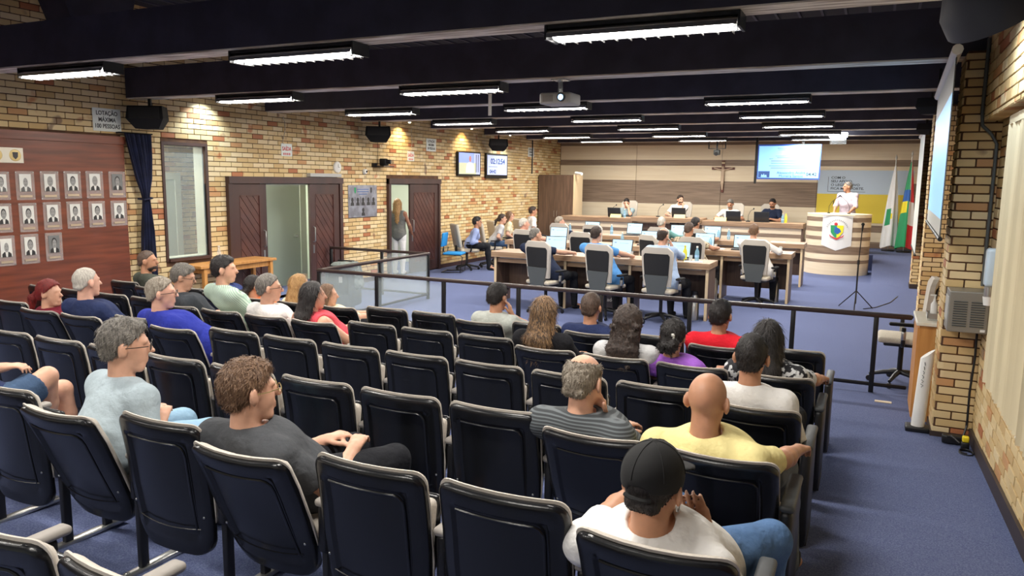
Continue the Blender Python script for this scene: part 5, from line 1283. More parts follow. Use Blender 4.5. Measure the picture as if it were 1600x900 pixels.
hs = ['photo_mid', 'photo_bg', 'photo_skin', 'photo_dark', 'photo_skin', 'photo_dark']; nm_ = ['sixth', 'fifth', 'fourth', 'third', 'second', 'first']
for i, q in enumerate(R1_): frame(q, 'framed portrait in the top row, %s from the curtain' % nm_[i], hs[i], 'photo_mid' if i < 2 else 'photo_dark', 'photo_bg' if i < 5 else 'photo_bg2')
for i, q in enumerate(R2_): frame(q, 'framed portrait in the middle row, %s from the curtain' % nm_[i], 'photo_dark' if i not in (2, 5) else 'photo_mid', 'photo_dark' if i != 3 else 'photo_mid')
for i, q in enumerate(R3_): frame(q, 'framed portrait in the bottom row, %s from the curtain' % nm_[i+3], ('photo_bg', 'photo_mid', 'photo_dark')[i], 'photo_dark', 'photo_bg' if i < 2 else 'photo_bg2')
a, b_ = X_(-40, 228, XL+.066), X_(37, 255, XL+.066)
t = thing('crest_plaque', 'pale metal plaque with a gold crest above the portraits', 'plaque', (XL+.062, (a[1]+b_[1])/2, (a[2]+b_[2])/2)); w, h_ = b_[1]-a[1], a[2]-b_[2]
MB().rbox((.005, 0, 0), (.01, w, h_), .002, seg=1).obj('plate', mat('plaque_metal', rgb(206, 200, 184), .35, metal=.4), t)
for k in range(2):
    yy = w*(.32-.4*k); MB().lathe([(.001, .004), (.07, .003), (.075, 0)], 18).obj('crest', 'gold', t, loc=(.01, yy, 0), rot=(0, PI/2, 0)); MB().prism([(yy-.035, .04), (yy+.035, .04), (yy+.03, -.02), (yy, -.05), (yy-.03, -.02)], 'x', .0135, .016).obj('crest_shield', 'photo_dark', t)
# curtain
prof = [(2.84, 7.56, 8.03), (2.5, 7.64, 8.02), (2.2, 7.72, 7.99), (2.0, 7.79, 7.95), (1.9, 7.82, 7.93), (1.8, 7.81, 7.95), (1.4, 7.77, 7.99), (1.0, 7.75, 8.0), (.12, 7.73, 8.02)]
b = MB(); n = 44
for z, y0, y1 in prof:
    for i in range(n+1):
        k = i/n; amp = .045 if y1-y0 > .2 else .03
        b.v.append((XL+.11+amp*math.sin(k*2*PI*6.5+z*.6)+.02*math.sin(k*31), y0+(y1-y0)*k, z))
for j in range(len(prof)-1):
    for i in range(n): a = j*(n+1)+i; b.f.append((a, a+1, a+n+2, a+n+1)); b.m.append(0)
t = thing('curtain', 'navy blue curtain tied back beside the honour board', 'curtain', (0, 0, 0))
o = b.obj('curtain_cloth', 'curtain', t, 85); sm = o.modifiers.new('thick', 'SOLIDIFY'); sm.thickness = .006
MB().tube([(XL+.04, 7.8, 1.9), (XL+.17, 7.81, 1.89), (XL+.19, 7.88, 1.9), (XL+.16, 7.95, 1.91), (XL+.04, 7.95, 1.92)], .014, 6).obj('tie_band', 'curtain', t, True)
MB().tube([(XL+.09, 7.5, 2.85), (XL+.09, 8.06, 2.85)], .012, 6).bx(XL+0.0, XL+.09, 7.52, 7.54, 2.84, 2.86).bx(XL+0.0, XL+.09, 8.03, 8.05, 2.84, 2.86).obj('curtain_rod', 'black_metal', t)
# signs
mat('sign_red', rgb(206, 40, 50), .6); mat('sign_ink', rgb(44, 46, 48), .6); mat('sign_white', rgb(222, 226, 220), .45)
def sign(label, y0, y1, z0, z1, lines, m, size, gap, dots=False):
    t = thing('wall_sign', label, 'sign', (XL+.002, (y0+y1)/2, (z0+z1)/2)); h_ = z1-z0
    MB().rbox((.004, 0, 0), (.008, y1-y0, h_), .002, seg=1).obj('board', 'sign_white', t)
    z = h_*.28 if len(lines) > 1 else h_*.08
    for i, s_ in enumerate(lines): text(s_, size, 'lettering', m, t, (.009, 0, z-gap*i), LROT, bold=.0016, sx=.85, depth=.001)
    if dots:
        for k in range(4): MB().box((.009, -.075+.05*k, -h_*.32), (.002, .024, .04)).obj('pictogram', m, t)
    return t
sign('white plate reading the maximum capacity above the honour board', 7.17, 7.61, 2.855, 3.175, ['LOTAÇÃO', 'MÁXIMA', '100 PESSOAS'], 'sign_ink', .083, .09)
sign('white exit plate with red letters above the double door', 10.88, 11.17, 2.63, 2.86, ['SAÍDA'], 'sign_red', .1, .1, True)
sign('white exit plate with red letters above the single sliding door', 15.04, 15.33, 2.66, 2.885, ['SAÍDA'], 'sign_red', .1, .1, True)
sign('white plate with three dark lines beside the wall screen showing a speaker', 15.87, 16.31, 2.92, 3.22, ['LOTAÇÃO', 'MÁXIMA', '50 PESSOAS'], 'sign_ink', .08, .085)
sign('white plate with dark lines near the tall cabinet', 21.8, 22.25, 2.98, 3.27, ['LOTAÇÃO', 'MÁXIMA', '15 PESSOAS'], 'sign_ink', .075, .085)
# wall screens
def tv(label, y0, y1, z0, z1):
    t = thing('wall_screen', label, 'screen', (XL+.05, (y0+y1)/2, z0), math.radians(-8)); w, h_ = y1-y0, z1-z0
    MB().rbox((.06, 0, h_/2), (.07, w, h_), .01).obj('casing', 'tv_black', t); MB().bx(-.04, .03, -.08, .08, h_*.3, h_*.7).obj('wall_mount', 'black_metal', t); return t, w, h_
mat('tv_lilac', rgb(170, 178, 226), .4, emit=.6); mat('tv_blue', rgb(120, 140, 240), .4, emit=.8); mat('tv_green', rgb(186, 190, 160), .4, emit=.5); mat('tv_shirt', rgb(206, 200, 246), .4, emit=.7); mat('tv_skin', rgb(170, 120, 110), .4, emit=.5); mat('tv_grey', rgb(176, 184, 226), .4, emit=.6); mat('tv_pole', rgb(90, 100, 130), .4, emit=.3)
t, w, h_ = tv('wall screen showing a speaker in a pale shirt', 17.3, 18.3, 2.34, 2.97)
x = .096
MB().bx(x, x+.002, -w*.46, w*.46, .05, h_-.03).obj('display', 'tv_lilac', t); MB().bx(x+.002, x+.003, -w*.46, w*.2, h_*.55, h_-.03).obj('picture_sky', 'tv_blue', t); MB().bx(x+.002, x+.003, -w*.46, w*.3, .05, h_*.55).obj('picture_ground', 'tv_green', t)
MB().prism([(-.16, .09), (.2, .09), (.17, .3), (.08, .36), (-.05, .36), (-.13, .3)], 'x', x+.003, x+.005).obj('picture_shirt', 'tv_shirt', t); MB().prism([(.02+.055*math.cos(i*PI/6), .45+.085*math.sin(i*PI/6)) for i in range(12)], 'x', x+.003, x+.006).obj('picture_face', 'tv_skin', t); MB().bx(x+.003, x+.004, .27, .31, .1, h_-.06).bx(x+.003, x+.004, .36, .4, .1, h_-.06).obj('picture_flag', 'tv_pole', t)
t, w, h_ = tv('wall screen showing the session clock', 18.9, 19.95, 2.29, 2.98)
MB().bx(x, x+.002, -w*.46, w*.46, .1, h_-.05).obj('display', 'tv_grey', t)
text('02:12:54', .21, 'lettering', 'ink_blue', t, (x+.003, .02, h_*.68), LROT, bold=.004, sx=.98); text('04:42', .14, 'lettering', 'ink_blue', t, (x+.003, -.22, h_*.27), LROT, bold=.003); MB().bx(x+.002, x+.003, -.42, 0, h_*.46, h_*.475).obj('text_line', 'ink_grey', t)
# metal plaque with portraits
t = thing('metal_plaque', 'brushed metal plaque with six engraved portraits between the doors', 'plaque', (XL+.002, 13.315, 1.76))
MB().rbox((.008, 0, 0), (.014, 1.0, .68), .003, seg=1).obj('plate', mat('brushed', rgb(168, 170, 182), .35, metal=.6, vary=(6, rgb(140, 140, 148), .4, .6)), t)
for k in range(6):
    yy, zz = ((-.37+.185*k, -.0) if k < 5 else (0, -.22))
    MB().prism([(yy-.06, zz-.09), (yy+.06, zz-.09), (yy+.05, zz-.03), (yy+.02, zz-.01), (yy-.02, zz-.01), (yy-.05, zz-.03)], 'x', .015, .017).prism([(yy+.04*math.cos(i*PI/5), zz+.03+.05*math.sin(i*PI/5)) for i in range(10)], 'x', .015, .018).obj('engraving', 'photo_dark', t)
    if k < 5: MB().box((.016, yy-.088, zz), (.002, .008, .19)).obj('divider', 'photo_dark', t)
for z, w2 in ((.25, .4), (.2, .4), (.15, .28)): MB().box((.016, 0, z), (.002, w2, .014)).obj('text_line', 'ink_blue', t)
MB().prism([(-.3, .29), (-.24, .29), (-.24, .2), (-.27, .16), (-.3, .2)], 'x', .015, .017).obj('crest', 'crest_green', t); MB().prism([(.26, .29), (.32, .29), (.32, .2), (.29, .16), (.26, .2)], 'x', .015, .017).obj('crest', 'photo_dark', t)
# clock, sensor, camera shelf, door closer
t = thing('wall_clock', 'round white wall clock above the double door', 'clock', (XL+.002, 12.47, 2.46)); MB().lathe([(.001, .04), (.1, .04), (.115, .025), (.115, 0)], 24).obj('case', 'white', t, True, rot=(0, PI/2, 0)); MB().box((.043, 0, .03), (.003, .006, .06)).box((.043, .02, 0), (.003, .05, .006)).obj('hands', 'sign_ink', t)
p = X_(569, 268); t = thing('dome_sensor', 'small round white camera with dark lens under the shelf camera', 'camera', (XL+.002, p[1], p[2])); MB().lathe([(.001, .07), (.05, .05), (.06, 0)], 16).obj('case', 'white', t, True, rot=(0, PI/2, 0)); MB().ball((.065, 0, 0), .022, 8).obj('lens', 'black', t, True)
p = X_(590, 259); t = thing('shelf_camera', 'black camera on a small wall shelf between the doors', 'camera', (XL+.002, p[1], p[2])); MB().bx(0, .3, -.2, .2, -.02, 0).bx(0, .06, -.22, -.1, -.03, .05).obj('shelf', 'black', t); MB().rbox((.16, .0, .08), (.16, .12, .15), .02).obj('camera_body', 'black_soft', t, True); MB().cyl((.24, .02, .09), (.32, .04, .09), .045).obj('lens', 'black', t, True); MB().cyl((.15, .1, .05), (.2, .13, .05), .04).obj('base', 'chair_grey', t, True)
MB().tube([(.01, 0, .02), (.01, 0, .6)], .005, 5).obj('cable', 'black', t)
tag(MB().rbox((XL+.05, 12.03, 2.295), (.1, .95, .07), .01).obj('door_closer', 'lightgrey_p'), 'long grey door track box above the double door', 'door closer')
# cables down the brick
tag(MB().tube([(XL+.012, 10.95+.05*math.sin(k), 3.35-k*.12) for k in range(5)]+[(XL+.012, 10.95, 2.86)], .006, 5).obj('wall_cable', 'soffit'), 'thin pale cable running down to the exit plate of the double door', 'cable')
tag(MB().tube([(XL+.012, 15.2, 3.4), (XL+.012, 15.24, 3.1), (XL+.012, 15.18, 2.88)], .006, 5).obj('wall_cable', 'soffit'), 'thin pale cable running down to the exit plate of the single door', 'cable')
tag(MB().tube([(XL+.02, 22.1, 3.5), (XL+.02, 22.1, 2.46)], .02, 6).obj('conduit', 'black'), 'black vertical conduit on the brick above the tall cabinet', 'conduit')
# loudspeakers
def speaker(label, p, rz, k=1.):
    t = thing('loudspeaker', label, 'speaker', p, math.radians(rz), 'loudspeakers'); V = []
    for z, wx, wb, d in ((.16, .25, .17, .17), (-.02, .27, .18, .19), (-.16, .17, .12, .12)):
        V += [(-wx*k, -d*k, z*k), (wx*k, -d*k, z*k), (wb*k, d*k, z*k), (-wb*k, d*k, z*k)]
    F = [(0, 1, 2, 3), (8, 11, 10, 9)]+[(4*j+i, 4*j+4+i, 4*j+4+(i+1) % 4, 4*j+(i+1) % 4) for j in (0, 1) for i in range(4)]
    MB().add(V, F).obj('cabinet', 'black_soft', t); MB().bx(-.22*k, .22*k, -.2*k, -.192*k, -.02*k, .14*k).obj('grille', 'black', t); MB().bx(-.02*k, .02*k, -.02*k, .02*k, .16*k, .27*k).obj('bracket', 'black_metal', t)
for lb, u, v, x in (('black loudspeaker under the beam above the curtain', 238, 168, XL+.35), ('black loudspeaker under the beam above the metal plaque', 587, 205, XL+.4), ('black loudspeaker above the session clock screen', 773, 221, XL+.4)):
    p = on_x(u, v, x); i = min(range(10), key=lambda q: abs(BEAM_Y[q]-p[1])); speaker(lb, (x, BEAM_Y[i]+.0, BEAM_Z[i]-.27), 25)
# wall spot lamps
def spot(label, u, v, x, W, col, m, tgt):
    p = on_x(u, v, x); t = thing('spot_lamp', label, 'lamp', tuple(p), 0, 'small spot lamps')
    MB().lathe([(.05, 0), (.035, .08), (.001, .09)], 14).obj('shade', 'black', t, True); MB().ball((0, 0, .005), .028, 8).obj('bulb', m, t, True); MB().tube([(0, 0, .08), (0, 0, .12), ((XL if x < -1 else .74)-x, 0, .12)], .01, 6).obj('stem', 'black', t)
    L = bpy.data.lights.new('spot_light', 'SPOT'); L.energy = W; L.color = col; L.spot_size = math.radians(110); L.spot_blend = .8; L.shadow_soft_size = .03
    o = bpy.data.objects.new('spot_light', L); COL.objects.link(o); o.parent = t; o.location = (0, 0, -.04); o.rotation_euler = Vector((tgt[0], tgt[1], tgt[2])).to_track_quat('-Z', 'Y').to_euler()
spot('warm spot lamp washing the brick above the single door', 640, 191, XL+.3, 40, (1, .75, .4), 'lamp_warm', (-.5, 0, -1)); spot('warm spot lamp washing the brick above the screen showing a speaker', 737, 201, XL+.3, 40, (1, .75, .4), 'lamp_warm', (-.5, 0, -1))
spot('cool spot lamp washing the brick above the window', 338, 150, XL+.35, 60, (.75, .9, 1), 'lamp_cool', (-.5, 0, -1)); spot('cool spot lamp washing the brick beside the clock screen', 797, 211, XL+.35, 60, (.75, .9, 1), 'lamp_cool', (-.5, 0, -1))
# projector under its beam
t = thing('projector', 'pale ceiling projector hanging under the second visible beam', 'projector', (-3.2, 7.835, 3.06)); t['label'] = 'pale grey ceiling projector hanging from a beam'
MB().rbox((0, 0, .065), (.36, .32, .12), .02).obj('projector_body', 'lightgrey_p', t, True); MB().cyl((.08, -.16, .07), (.08, -.19, .07), .045).obj('lens_ring', 'chair_grey', t, True); MB().ball((.08, -.185, .07), (.034, .012, .034), 10).obj('lens', mat('lens_glow', rgb(160, 210, 255), .2, emit=3), t, True)
MB().bx(-.02, .02, -.02, .02, .125, .28).bx(-.08, .08, -.08, .08, .265, .28).bx(-.1, .1, -.1, .1, .12, .13).obj('ceiling_mount', 'alu', t); MB().bx(-.14, -.02, -.162, -.16, .03, .1).obj('vent', 'arm_pad', t)
tag(MB().bx(-4.0, -3.96, 7.68, 7.682, 2.96, 3.2).obj('hanging_tag', 'white'), 'white strip hanging under a tube light', 'tag').rotation_euler = (0, 0, 0)

# small table under the window, case in the railed corner, side chairs
a, b_ = on_z(262, 421, .85), on_z(381, 414, .85)
t = thing('side_table', 'orange wooden table against the brick wall under the window', 'table', (XL+.3, (8.45+10.1)/2, 0))
MB().rbox((0, 0, .83), (.5, 1.65, .045), .006).obj('table_top', 'orange_wood', t)
for sx in (-1, 1):
    for sy in (-1, 1): MB().bx(sx*.2-.03, sx*.2+.03, sy*.72-.03, sy*.72+.03, 0, .81).obj('leg', 'orange_wood', t)
MB().bx(-.2, .2, -.7, .7, .72, .8).obj('apron', 'orange_wood', t)
t = thing('water_bottle', 'clear bottle on the orange wooden table', 'bottle', (XL+.3, 9.05, .853)); MB().lathe([(.001, 0), (.035, 0), (.037, .15), (.015, .22), (.015, .25)], 12).obj('bottle_body', 'clear', t, True); MB().cyl((0, 0, .25), (0, 0, .27), .017).obj('bottle_cap', 'white', t)
p = on_z(545, 482, 0)
t = thing('equipment_case', 'black wheeled equipment case inside the glass railing', 'case', (-8.15, 10.35, 0), .2)
mat('case_black', rgb(44, 46, 50), .6)
MB().rbox((0, 0, .42), (.5, .4, .68), .05, seg=3).obj('case_body', 'case_black', t, True); MB().rbox((.0, -.205, .5), (.36, .02, .4), .008).obj('front_pocket', 'black_soft', t, True); MB().box((.05, -.217, .55), (.06, .004, .1)).obj('tag', 'lightgrey_p', t)
for sx in (-1, 1): MB().cyl((sx*.2-.03, -.1, .05), (sx*.2+.03, -.1, .05), .05).obj('wheel', 'black', t, True)
MB().tube([(-.15, .1, .76), (-.15, .1, .84), (.15, .1, .84), (.15, .1, .76)], .014, 6).obj('handle', 'black', t, True)
J = SDF(.04); J.el((0, 0, .34), (.22, .2, .05)); J.rc((.2, 0, .33), (.25, -.02, .02), .07, .09); J.rc((.2, .12, .33), (.26, .1, .0), .06, .07); J.noise = (.012, 40)
o = tag(link('jacket', J.mesh('jacket', mat('cloth_jacket', rgb(116, 124, 120), .9, bump=(14, .5)).name, .012), None, (-8.15, 10.35, .44), (0, 0, .2)), 'grey-green jacket draped over the equipment case', 'jacket')
# blue visitor chair
def sled(label, x, y, rot):
    t = thing('visitor_chair', label, 'chair', (x, y, 0), math.radians(rot))
    MB().rbox((0, .0, .47), (.48, .46, .06), .025, seg=3).obj('seat', 'blue_fabric', t, True); MB().rbox((0, -.25, .8), (.44, .05, .34), .024, seg=3, rot=(-.12, 0, 0)).obj('backrest', 'blue_fabric', t, True)
    fr = MB()
    for sx in (-.23, .23): fr.tube([(sx, -.22, .6), (sx, -.24, .45), (sx, .2, .44), (sx, .26, .4), (sx, .2, .03), (sx, -.26, .02)], .012, 8)
    fr.tube([(-.23, -.26, .02), (.23, -.26, .02)], .012, 8).tube([(-.23, .2, .03), (.23, .2, .03)], .012, 8).tube([(0, -.2, .45), (0, -.27, .5), (0, -.275, .75)], .014, 8); fr.obj('sled_frame', 'black_metal', t, True)
sled('blue fabric sled-base chair against the brick wall by the sliding door', -9.2, 15.95, -75)
def beige_chair(label, x, y, rot):
    t = thing('swivel_chair', label, 'chair', (x, y, 0), math.radians(rot), 'beige swivel chairs along the brick wall')
    MB().rbox((0, 0, .5), (.52, .5, .09), .04, seg=3).obj('seat', 'chair_beige', t, True); MB().rbox((0, -.29, .86), (.5, .08, .6), .035, seg=3, rot=(.2, 0, 0)).obj('backrest', 'chair_beige', t, True); MB().bx(-.04, .04, -.3, -.1, .42, .46).bx(-.04, .04, -.31, -.27, .43, .62).obj('back_support', 'black', t)
    MB().cyl((0, 0, .12), (0, 0, .46), .03).obj('column', 'black', t, True); bs = MB()
    for k in range(5): a = k*2*PI/5; bs.tube([(0, 0, .13), (.3*math.cos(a), .3*math.sin(a), .07)], [.03, .018], 8)
    bs = bs.obj('star_base', 'black', t, True)
    for k in range(5): a = k*2*PI/5; MB().cyl((.3*math.cos(a)-.012, .3*math.sin(a), .03), (.3*math.cos(a)+.012, .3*math.sin(a), .03), .03).obj('caster', 'black', bs, True)
    for sx in (-1, 1): q_ = MB().tube([(sx*.24, 0, .47), (sx*.3, 0, .52), (sx*.3, 0, .68)], .02, 8).obj('armrest', 'black', t, True); MB().rbox((sx*.3, .0, .7), (.06, .25, .03), .012).obj('arm_pad', 'black_soft', q_, True)
def wall_sitter(label, chair_label, u, v, x, yaw, **k):
    h = on_x(u, v, x); ty = k.pop('torso', yaw-10); f = A(math.sin(math.radians(ty)), math.cos(math.radians(ty)), 0); hip = h-f*k.pop('lean_f', .1)
    beige_chair(chair_label, hip[0]-f[0]*.06, hip[1]-f[1]*.06, -ty+22); person(label, h, (hip[0], hip[1]), yaw=yaw, torso=ty, hipz=.63, eyes=True, **k)
wall_sitter('dark-haired man in a light blue shirt sitting by the brick wall', 'beige swivel chair under the man in light blue shirt', 746, 347, -9.0, 62, torso=62, hair=('full', 'black'), top=('long', 'cloth_shirtblue'), pants='dark', skin='tan', lean_f=.2)
wall_sitter('woman with a brown ponytail leaning forward by the brick wall', 'beige swivel chair under the ponytailed woman', 785, 342, -8.75, 66, torso=60, hair=('pony', 'dark'), top=('tee', 'cloth_lightgrey'), pants='denim', skin='fair', s=1.0, lean_f=.25)
wall_sitter('woman with brown hair in a cream top by the brick wall', 'beige swivel chair under the woman in cream', 797, 338, -9.05, 70, torso=60, hair=('long', 'brown'), top=('tee', 'cloth_cream'), pants='dark', skin='fair', s=1.0, lean_f=.15)
wall_sitter('dark-haired man in a white shirt beside the tall cabinet', 'beige swivel chair under the man in white by the cabinet', 833, 330, -9.0, 60, torso=50, hair=('full', 'dark'), top=('tee', 'cloth_white'), pants='dark', skin='tan', lean_f=.1)
h = on_x(621, 319, XL-.2)
person('woman with blonde braids, grey sleeveless top and white trousers standing in the doorway', h, (h[0]+.03, h[1]), yaw=-30, torso=-12, stand=True, hair=('braids', 'blonde'), top=('tank', 'cloth_tgrey'), pants='white', armL='hang', armR='hang', skin='brown', shoes='white', s=1.0)

# ================================================================== RIGHT SIDE
# microphone stand
t = thing('microphone_stand', 'black tripod microphone stand on the blue carpet before the lectern', 'microphone stand', (-.24, 15.05, 0))
zt = float(on_y(1343, 352, 15.05)[2])
MB().cyl((0, 0, .1), (0.0, 0, .85), .014).cyl((0, 0, .85), (.02, 0, zt-.08), .009).obj('pole', 'black_metal', t, True); MB().cyl((0, 0, .82), (0, 0, .9), .022).obj('clutch', 'black', t, True)
for k in range(3): a = k*2*PI/3+.5; MB().tube([(0, 0, .34), (.33*math.cos(a), .33*math.sin(a), .015)], .01, 6).obj('leg', 'black_metal', t, True)
MB().tube([(.02, 0, zt-.1), (.025, -.02, zt)], [.012, .02], 8).ball((.025, -.022, zt+.02), .03, 8).obj('microphone', 'black_soft', t, True)
tag(MB().tube([(-.1, 15.1, .008), (.1, 15.4, .008), (.35, 16.2, .008), (.5, 17.2, .008)], .008, 5).obj('microphone_cable', 'black'), 'black cable running over the carpet from the microphone stand', 'cable')
# projection screens along the right wall
def pscreen(label, a, c, z0, z1, img):
    a, c = Vector(a), Vector(c); L = (c-a).length; ang = math.atan2(c.y-a.y, c.x-a.x); t = thing('projection_screen', label, 'screen', ((a.x+c.x)/2, (a.y+c.y)/2, 0), ang)
    MB().tube([(-L/2, 0, z1), (L/2, 0, z1)], .04, 10).obj('roller_case', 'white', t, True); MB().bx(-L/2+.05, L/2-.05, -.002, .002, z0, z1).obj('screen_cloth', 'sign_white', t); MB().tube([(-L/2, 0, z0), (L/2, 0, z0)], .018, 8).obj('bottom_bar', 'black', t, True)
    MB().bx(-L/2+.05, -L/2+.1, -.004, .004, z0, z1-.05).obj('border', 'black', t)
    if img: MB().bx(-L/2+.15, L/2-.2, .002, .004, z0+.15, z1-.3).obj('projected_image', img, t)
    for s in (-.47, .47): MB().bx(s*L-.015, s*L+.015, -.015, .015, z1+.03, z1+.3).obj('hanger', 'black_metal', t)
pscreen('pull-down projection screen lit pale blue beside the nearest brick pillar', (.455, 6.75, 0), (.535, 10.2, 0), 1.84, 3.27, 'screen_blue')
pscreen('far white pull-down projection screen near the flags', (.7, 16.1, 0), (.735, 19.0, 0), .95, 3.3, None)
for lb, p, rz, k in (('black loudspeaker on the pillar behind the lit projection screen', (.5, 10.62, 3.2), -120, .6), ('black loudspeaker on the pillar nearest the flags', (.72, 16.19, 3.29), -120, .62)): speaker(lb, p, rz, k)
t = thing('round_loudspeaker', 'large round-fronted grey loudspeaker above the window lintel', 'speaker', tuple(on_y(1558, 20, 4.6)), 0)
mat('spk_grey', rgb(56, 60, 70), .6)
d_ = MB().lathe([(.001, -.0), (.12, 0), (.3, -.03), (.34, -.02), (.34, .12), (.25, .3), (.001, .32)], 28).obj('cabinet', 'spk_grey', t, True, rot=(.45, -.5, 0)); d_.scale = (.7, .7, .7)
MB().lathe([(.05, -.012), (.085, -.02), (.09, -.004)], 20).obj('tweeter_ring', 'black', d_, True); MB().lathe([(.2, -.022), (.23, -.034), (.24, -.024)], 28).obj('cone_ring', 'black', d_, True); MB().bx(-.02, .02, -.02, .02, .3, 1.6).obj('bracket', 'black_metal', d_)
t = spot('cool spot lamp above the lit projection screen', 1515, 4, .42, 45, (.75, .88, 1), 'lamp_cool', (.5, .4, -1))
# conduit and cables on the near pillar
tag(MB().tube([(.72, 7.43, 3.45), (.72, 7.43, 2.85), (.73, 7.43, 2.75), (.8, 7.43, 2.68), (.845, 7.43, 2.6), (.845, 7.43, 1.42)], .014, 8).obj('conduit', 'chair_grey', None, True), 'grey conduit bending down the nearest brick pillar', 'conduit')
tag(MB().tube([(.84, 7.43, 1.06), (.845, 7.43, .8), (.83, 7.42, .5), (.835, 7.42, .2), (.8, 7.35, .075)], .01, 6).obj('power_cable', 'black'), 'black power cable hanging below the steel box on the pillar', 'cable')
# steel air unit
t = thing('air_unit', 'steel box with louvred grille mounted on the nearest brick pillar', 'air unit', (.735, 7.3, 1.05))
mat('steel_box', rgb(150, 146, 138), .4, metal=.5)
MB().rbox((0, 0, .175), (.29, .3, .34), .008).obj('casing', 'steel_box', t)
for c_ in (-.06, .065):
    for k in range(11): MB().box((c_, -.153, .06+k*.02), (.1, .006, .009), rot=(.4, 0, 0)).obj('louvre', 'chair_grey', t)
MB().box((-.147, 0, .19), (.006, .24, .2)).obj('side_plate', 'lightgrey_p', t); MB().box((.11, -.153, .03), (.035, .004, .02)).obj('badge', 'white', t)
# gel dispenser
p = on_x(1550, 432, .845); t = thing('soap_dispenser', 'pale blue soap dispenser on the wall beside the steel box', 'dispenser', (.835, p[1], p[2]-.2))
MB().rbox((0, 0, .27), (.085, .12, .3), .025, seg=3).obj('tank', mat('gel', rgb(196, 214, 228), .3), t, True); MB().cyl((0, 0, .04), (0, 0, .12), .035).obj('pump', 'steel', t, True); MB().lathe([(.03, -.03), (.04, .04)], 12).obj('nozzle', 'white', t, True)
p = on_x(1541, 367, .86); t = thing('wall_socket', 'small white switch box on the wall above the soap dispenser', 'switch', (XR-.001, p[1], p[2])); MB().rbox((-.012, 0, 0), (.024, .09, .13), .004).obj('plate', 'white', t); MB().box((-.026, 0, 0), (.006, .04, .06)).obj('rocker', 'lightgrey_p', t)
# low cabinet with tray and bottle
t = thing('low_cabinet', 'orange wooden cabinet with white top behind the nearest pillar', 'cabinet', (.64, 8.33, 0))
MB().rbox((0, 0, .965), (.46, .74, .035), .008).obj('cabinet_top', 'cream_top', t) if 'cream_top' in MATS else (mat('cream_top', rgb(226, 220, 204), .4), MB().rbox((0, 0, .965), (.46, .74, .035), .008).obj('cabinet_top', 'cream_top', t))
MB().bx(-.2, .2, -.33, .33, .0, .945).obj('carcass', 'orange_wood', t); MB().bx(-.215, -.2, -.32, -.005, .05, .92).obj('door', 'orange_wood', t); MB().bx(-.215, -.2, .005, .32, .05, .92).obj('door', 'orange_wood', t)
t = thing('serving_tray', 'small clear tray on the low cabinet top', 'tray', (.58, 8.2, .9835)); MB().rbox((0, 0, .012), (.16, .22, .02), .006).obj('tray_base', 'clear', t); MB().bx(-.08, .08, -.11, -.105, .02, .07).bx(-.08, .08, .105, .11, .02, .07).bx(-.08, -.075, -.11, .11, .02, .07).obj('tray_rim', 'steel', t)
t = thing('pump_bottle', 'white pump bottle standing on the clear tray', 'bottle', (.56, 8.24, 1.006)); MB().lathe([(.001, 0), (.03, 0), (.03, .12), (.012, .15), (.012, .17)], 12).obj('bottle_body', 'white', t, True); MB().cyl((0, 0, .17), (0, 0, .2), .008).bx(-.04, .01, -.008, .008, .2, .212).obj('pump', 'white', t)
# white tube with handwriting
t = thing('white_tube', 'tall white tube with handwriting standing on a black foot by the pillar', 'tube', (.47, 7.58, zf(7.58)))
V = []; n = 18
for z in (0, 1):
    for i in range(n):
        a = 2*PI*i/n; zz = .05 if z == 0 else .76-.09*(.5-.5*math.cos(a)); V.append((.055*math.cos(a)+(.03 if z else 0), .055*math.sin(a), zz))
MB().add(V, [(i, (i+1) % n, n+(i+1) % n, n+i) for i in range(n)]+[tuple(range(n, 2*n))]).obj('tube_body', 'white', t, True); MB().rbox((0, 0, .025), (.2, .16, .05), .012).obj('foot', 'black', t, True)
for k in range(6): MB().tube([(-.004+.004*k, -.0595, .42+k*.04), (.012, -.0605, .435+k*.04), (-.01+.004*k, -.0595, .45+k*.04)], .0025, 4).obj('handwriting', 'sign_ink', t)
chair('grey office chair by the railing beside the low cabinet', .36, 9.55, 90)
tag(MB().rbox((.2, 8.62, .006), (.16, .05, .012), .003).obj('floor_plate', 'panel_cream'), 'small beige floor plate on the carpet at the railing end', 'floor plate')
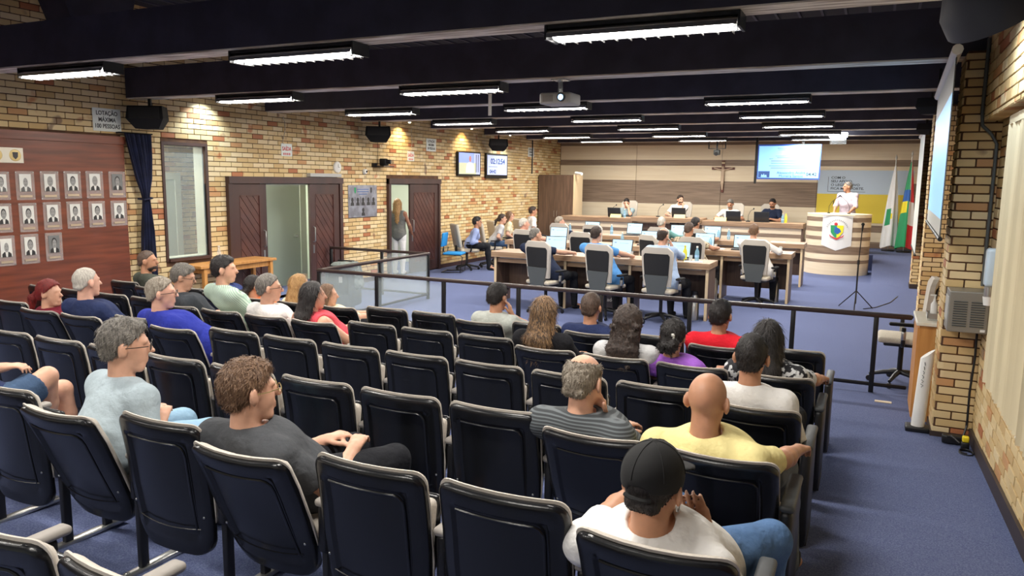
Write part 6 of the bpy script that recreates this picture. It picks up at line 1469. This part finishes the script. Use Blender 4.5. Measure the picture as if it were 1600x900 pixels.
# cables and yellow plug in the corner
t = thing('power_strip', 'black power strip with a yellow plug and looped cable by the pillar foot', 'power strip', (.72, 7.2, zf(7.2)))
MB().rbox((0, .05, .04), (.16, .07, .07), .01).obj('strip_body', 'black', t, True); MB().rbox((.08, -.1, .1), (.05, .05, .05), .01).obj('plug', mat('plug_yellow', rgb(240, 214, 40), .5), t, True); MB().rbox((.08, -.1, .04), (.06, .06, .07), .01).obj('adapter', 'black', t, True)
MB().tube([(.08+.05*math.cos(a), -.22+.07*math.sin(a), .012+.002*a) for a in np.linspace(0, 11, 40)], .006, 5).obj('cable_loop', 'black', t); MB().tube([(-.05, .05, .05), (-.02, -.05, .1), (.04, -.1, .06)], .006, 5).obj('cable', 'black', t)
# extras of single people: watch, tattoo, hair clip, earrings, headrest of sunglasses
S0, E, W, hd, nr, sg, cu = i4['arms'][1]
d = unit(W-E); c = W-d*.03; q = MB(); q.tube([c-d*.018, c+d*.018], .036, 16); q.obj('watch', mat('watch_yellow', rgb(250, 200, 30), .4), i4['body'], True)
S0, E, W, hd, nr, sg, cu = i3['arms'][1]
for sg in (-1, 1): MB().tube([i3['hp'](sg*.083, -.008+.011*math.cos(a), -.048+.011*math.sin(a)) for a in np.linspace(0, 2*PI, 12)], .0022, 5).obj('earring', 'steel', i3['body'])

tag(MB().prism([(6.42, 4.69), (7.58, 4.69), (7.44, 4.2), (6.62, 4.2)], 'x', XL+.005, XL+.5).obj('hopper_box', 'beam'), 'dark tapered box on the brick wall above the beam', 'box')
# tattoo on the raised hand
xx = -np.cross(hd, unit(nr-hd*(nr@hd))); nu = unit(nr-hd*(nr@hd)); c0 = W+hd*.05+nu*.0185
MB().tube([c0+xx*(.012-.0009*a)*math.cos(a)+hd*(.016-.0012*a)*math.sin(a)+nu*.001 for a in np.linspace(0, 10, 26)], .0014, 4).obj('tattoo', 'photo_dark', i3['body'])

MB().rbox(i6['hp'](.03, -.112, .015), (.03, .02, .022), .006).rbox(i6['hp'](.038, -.112, -.005), (.014, .018, .02), .005).obj('hair_clip', 'white', i6['body'])
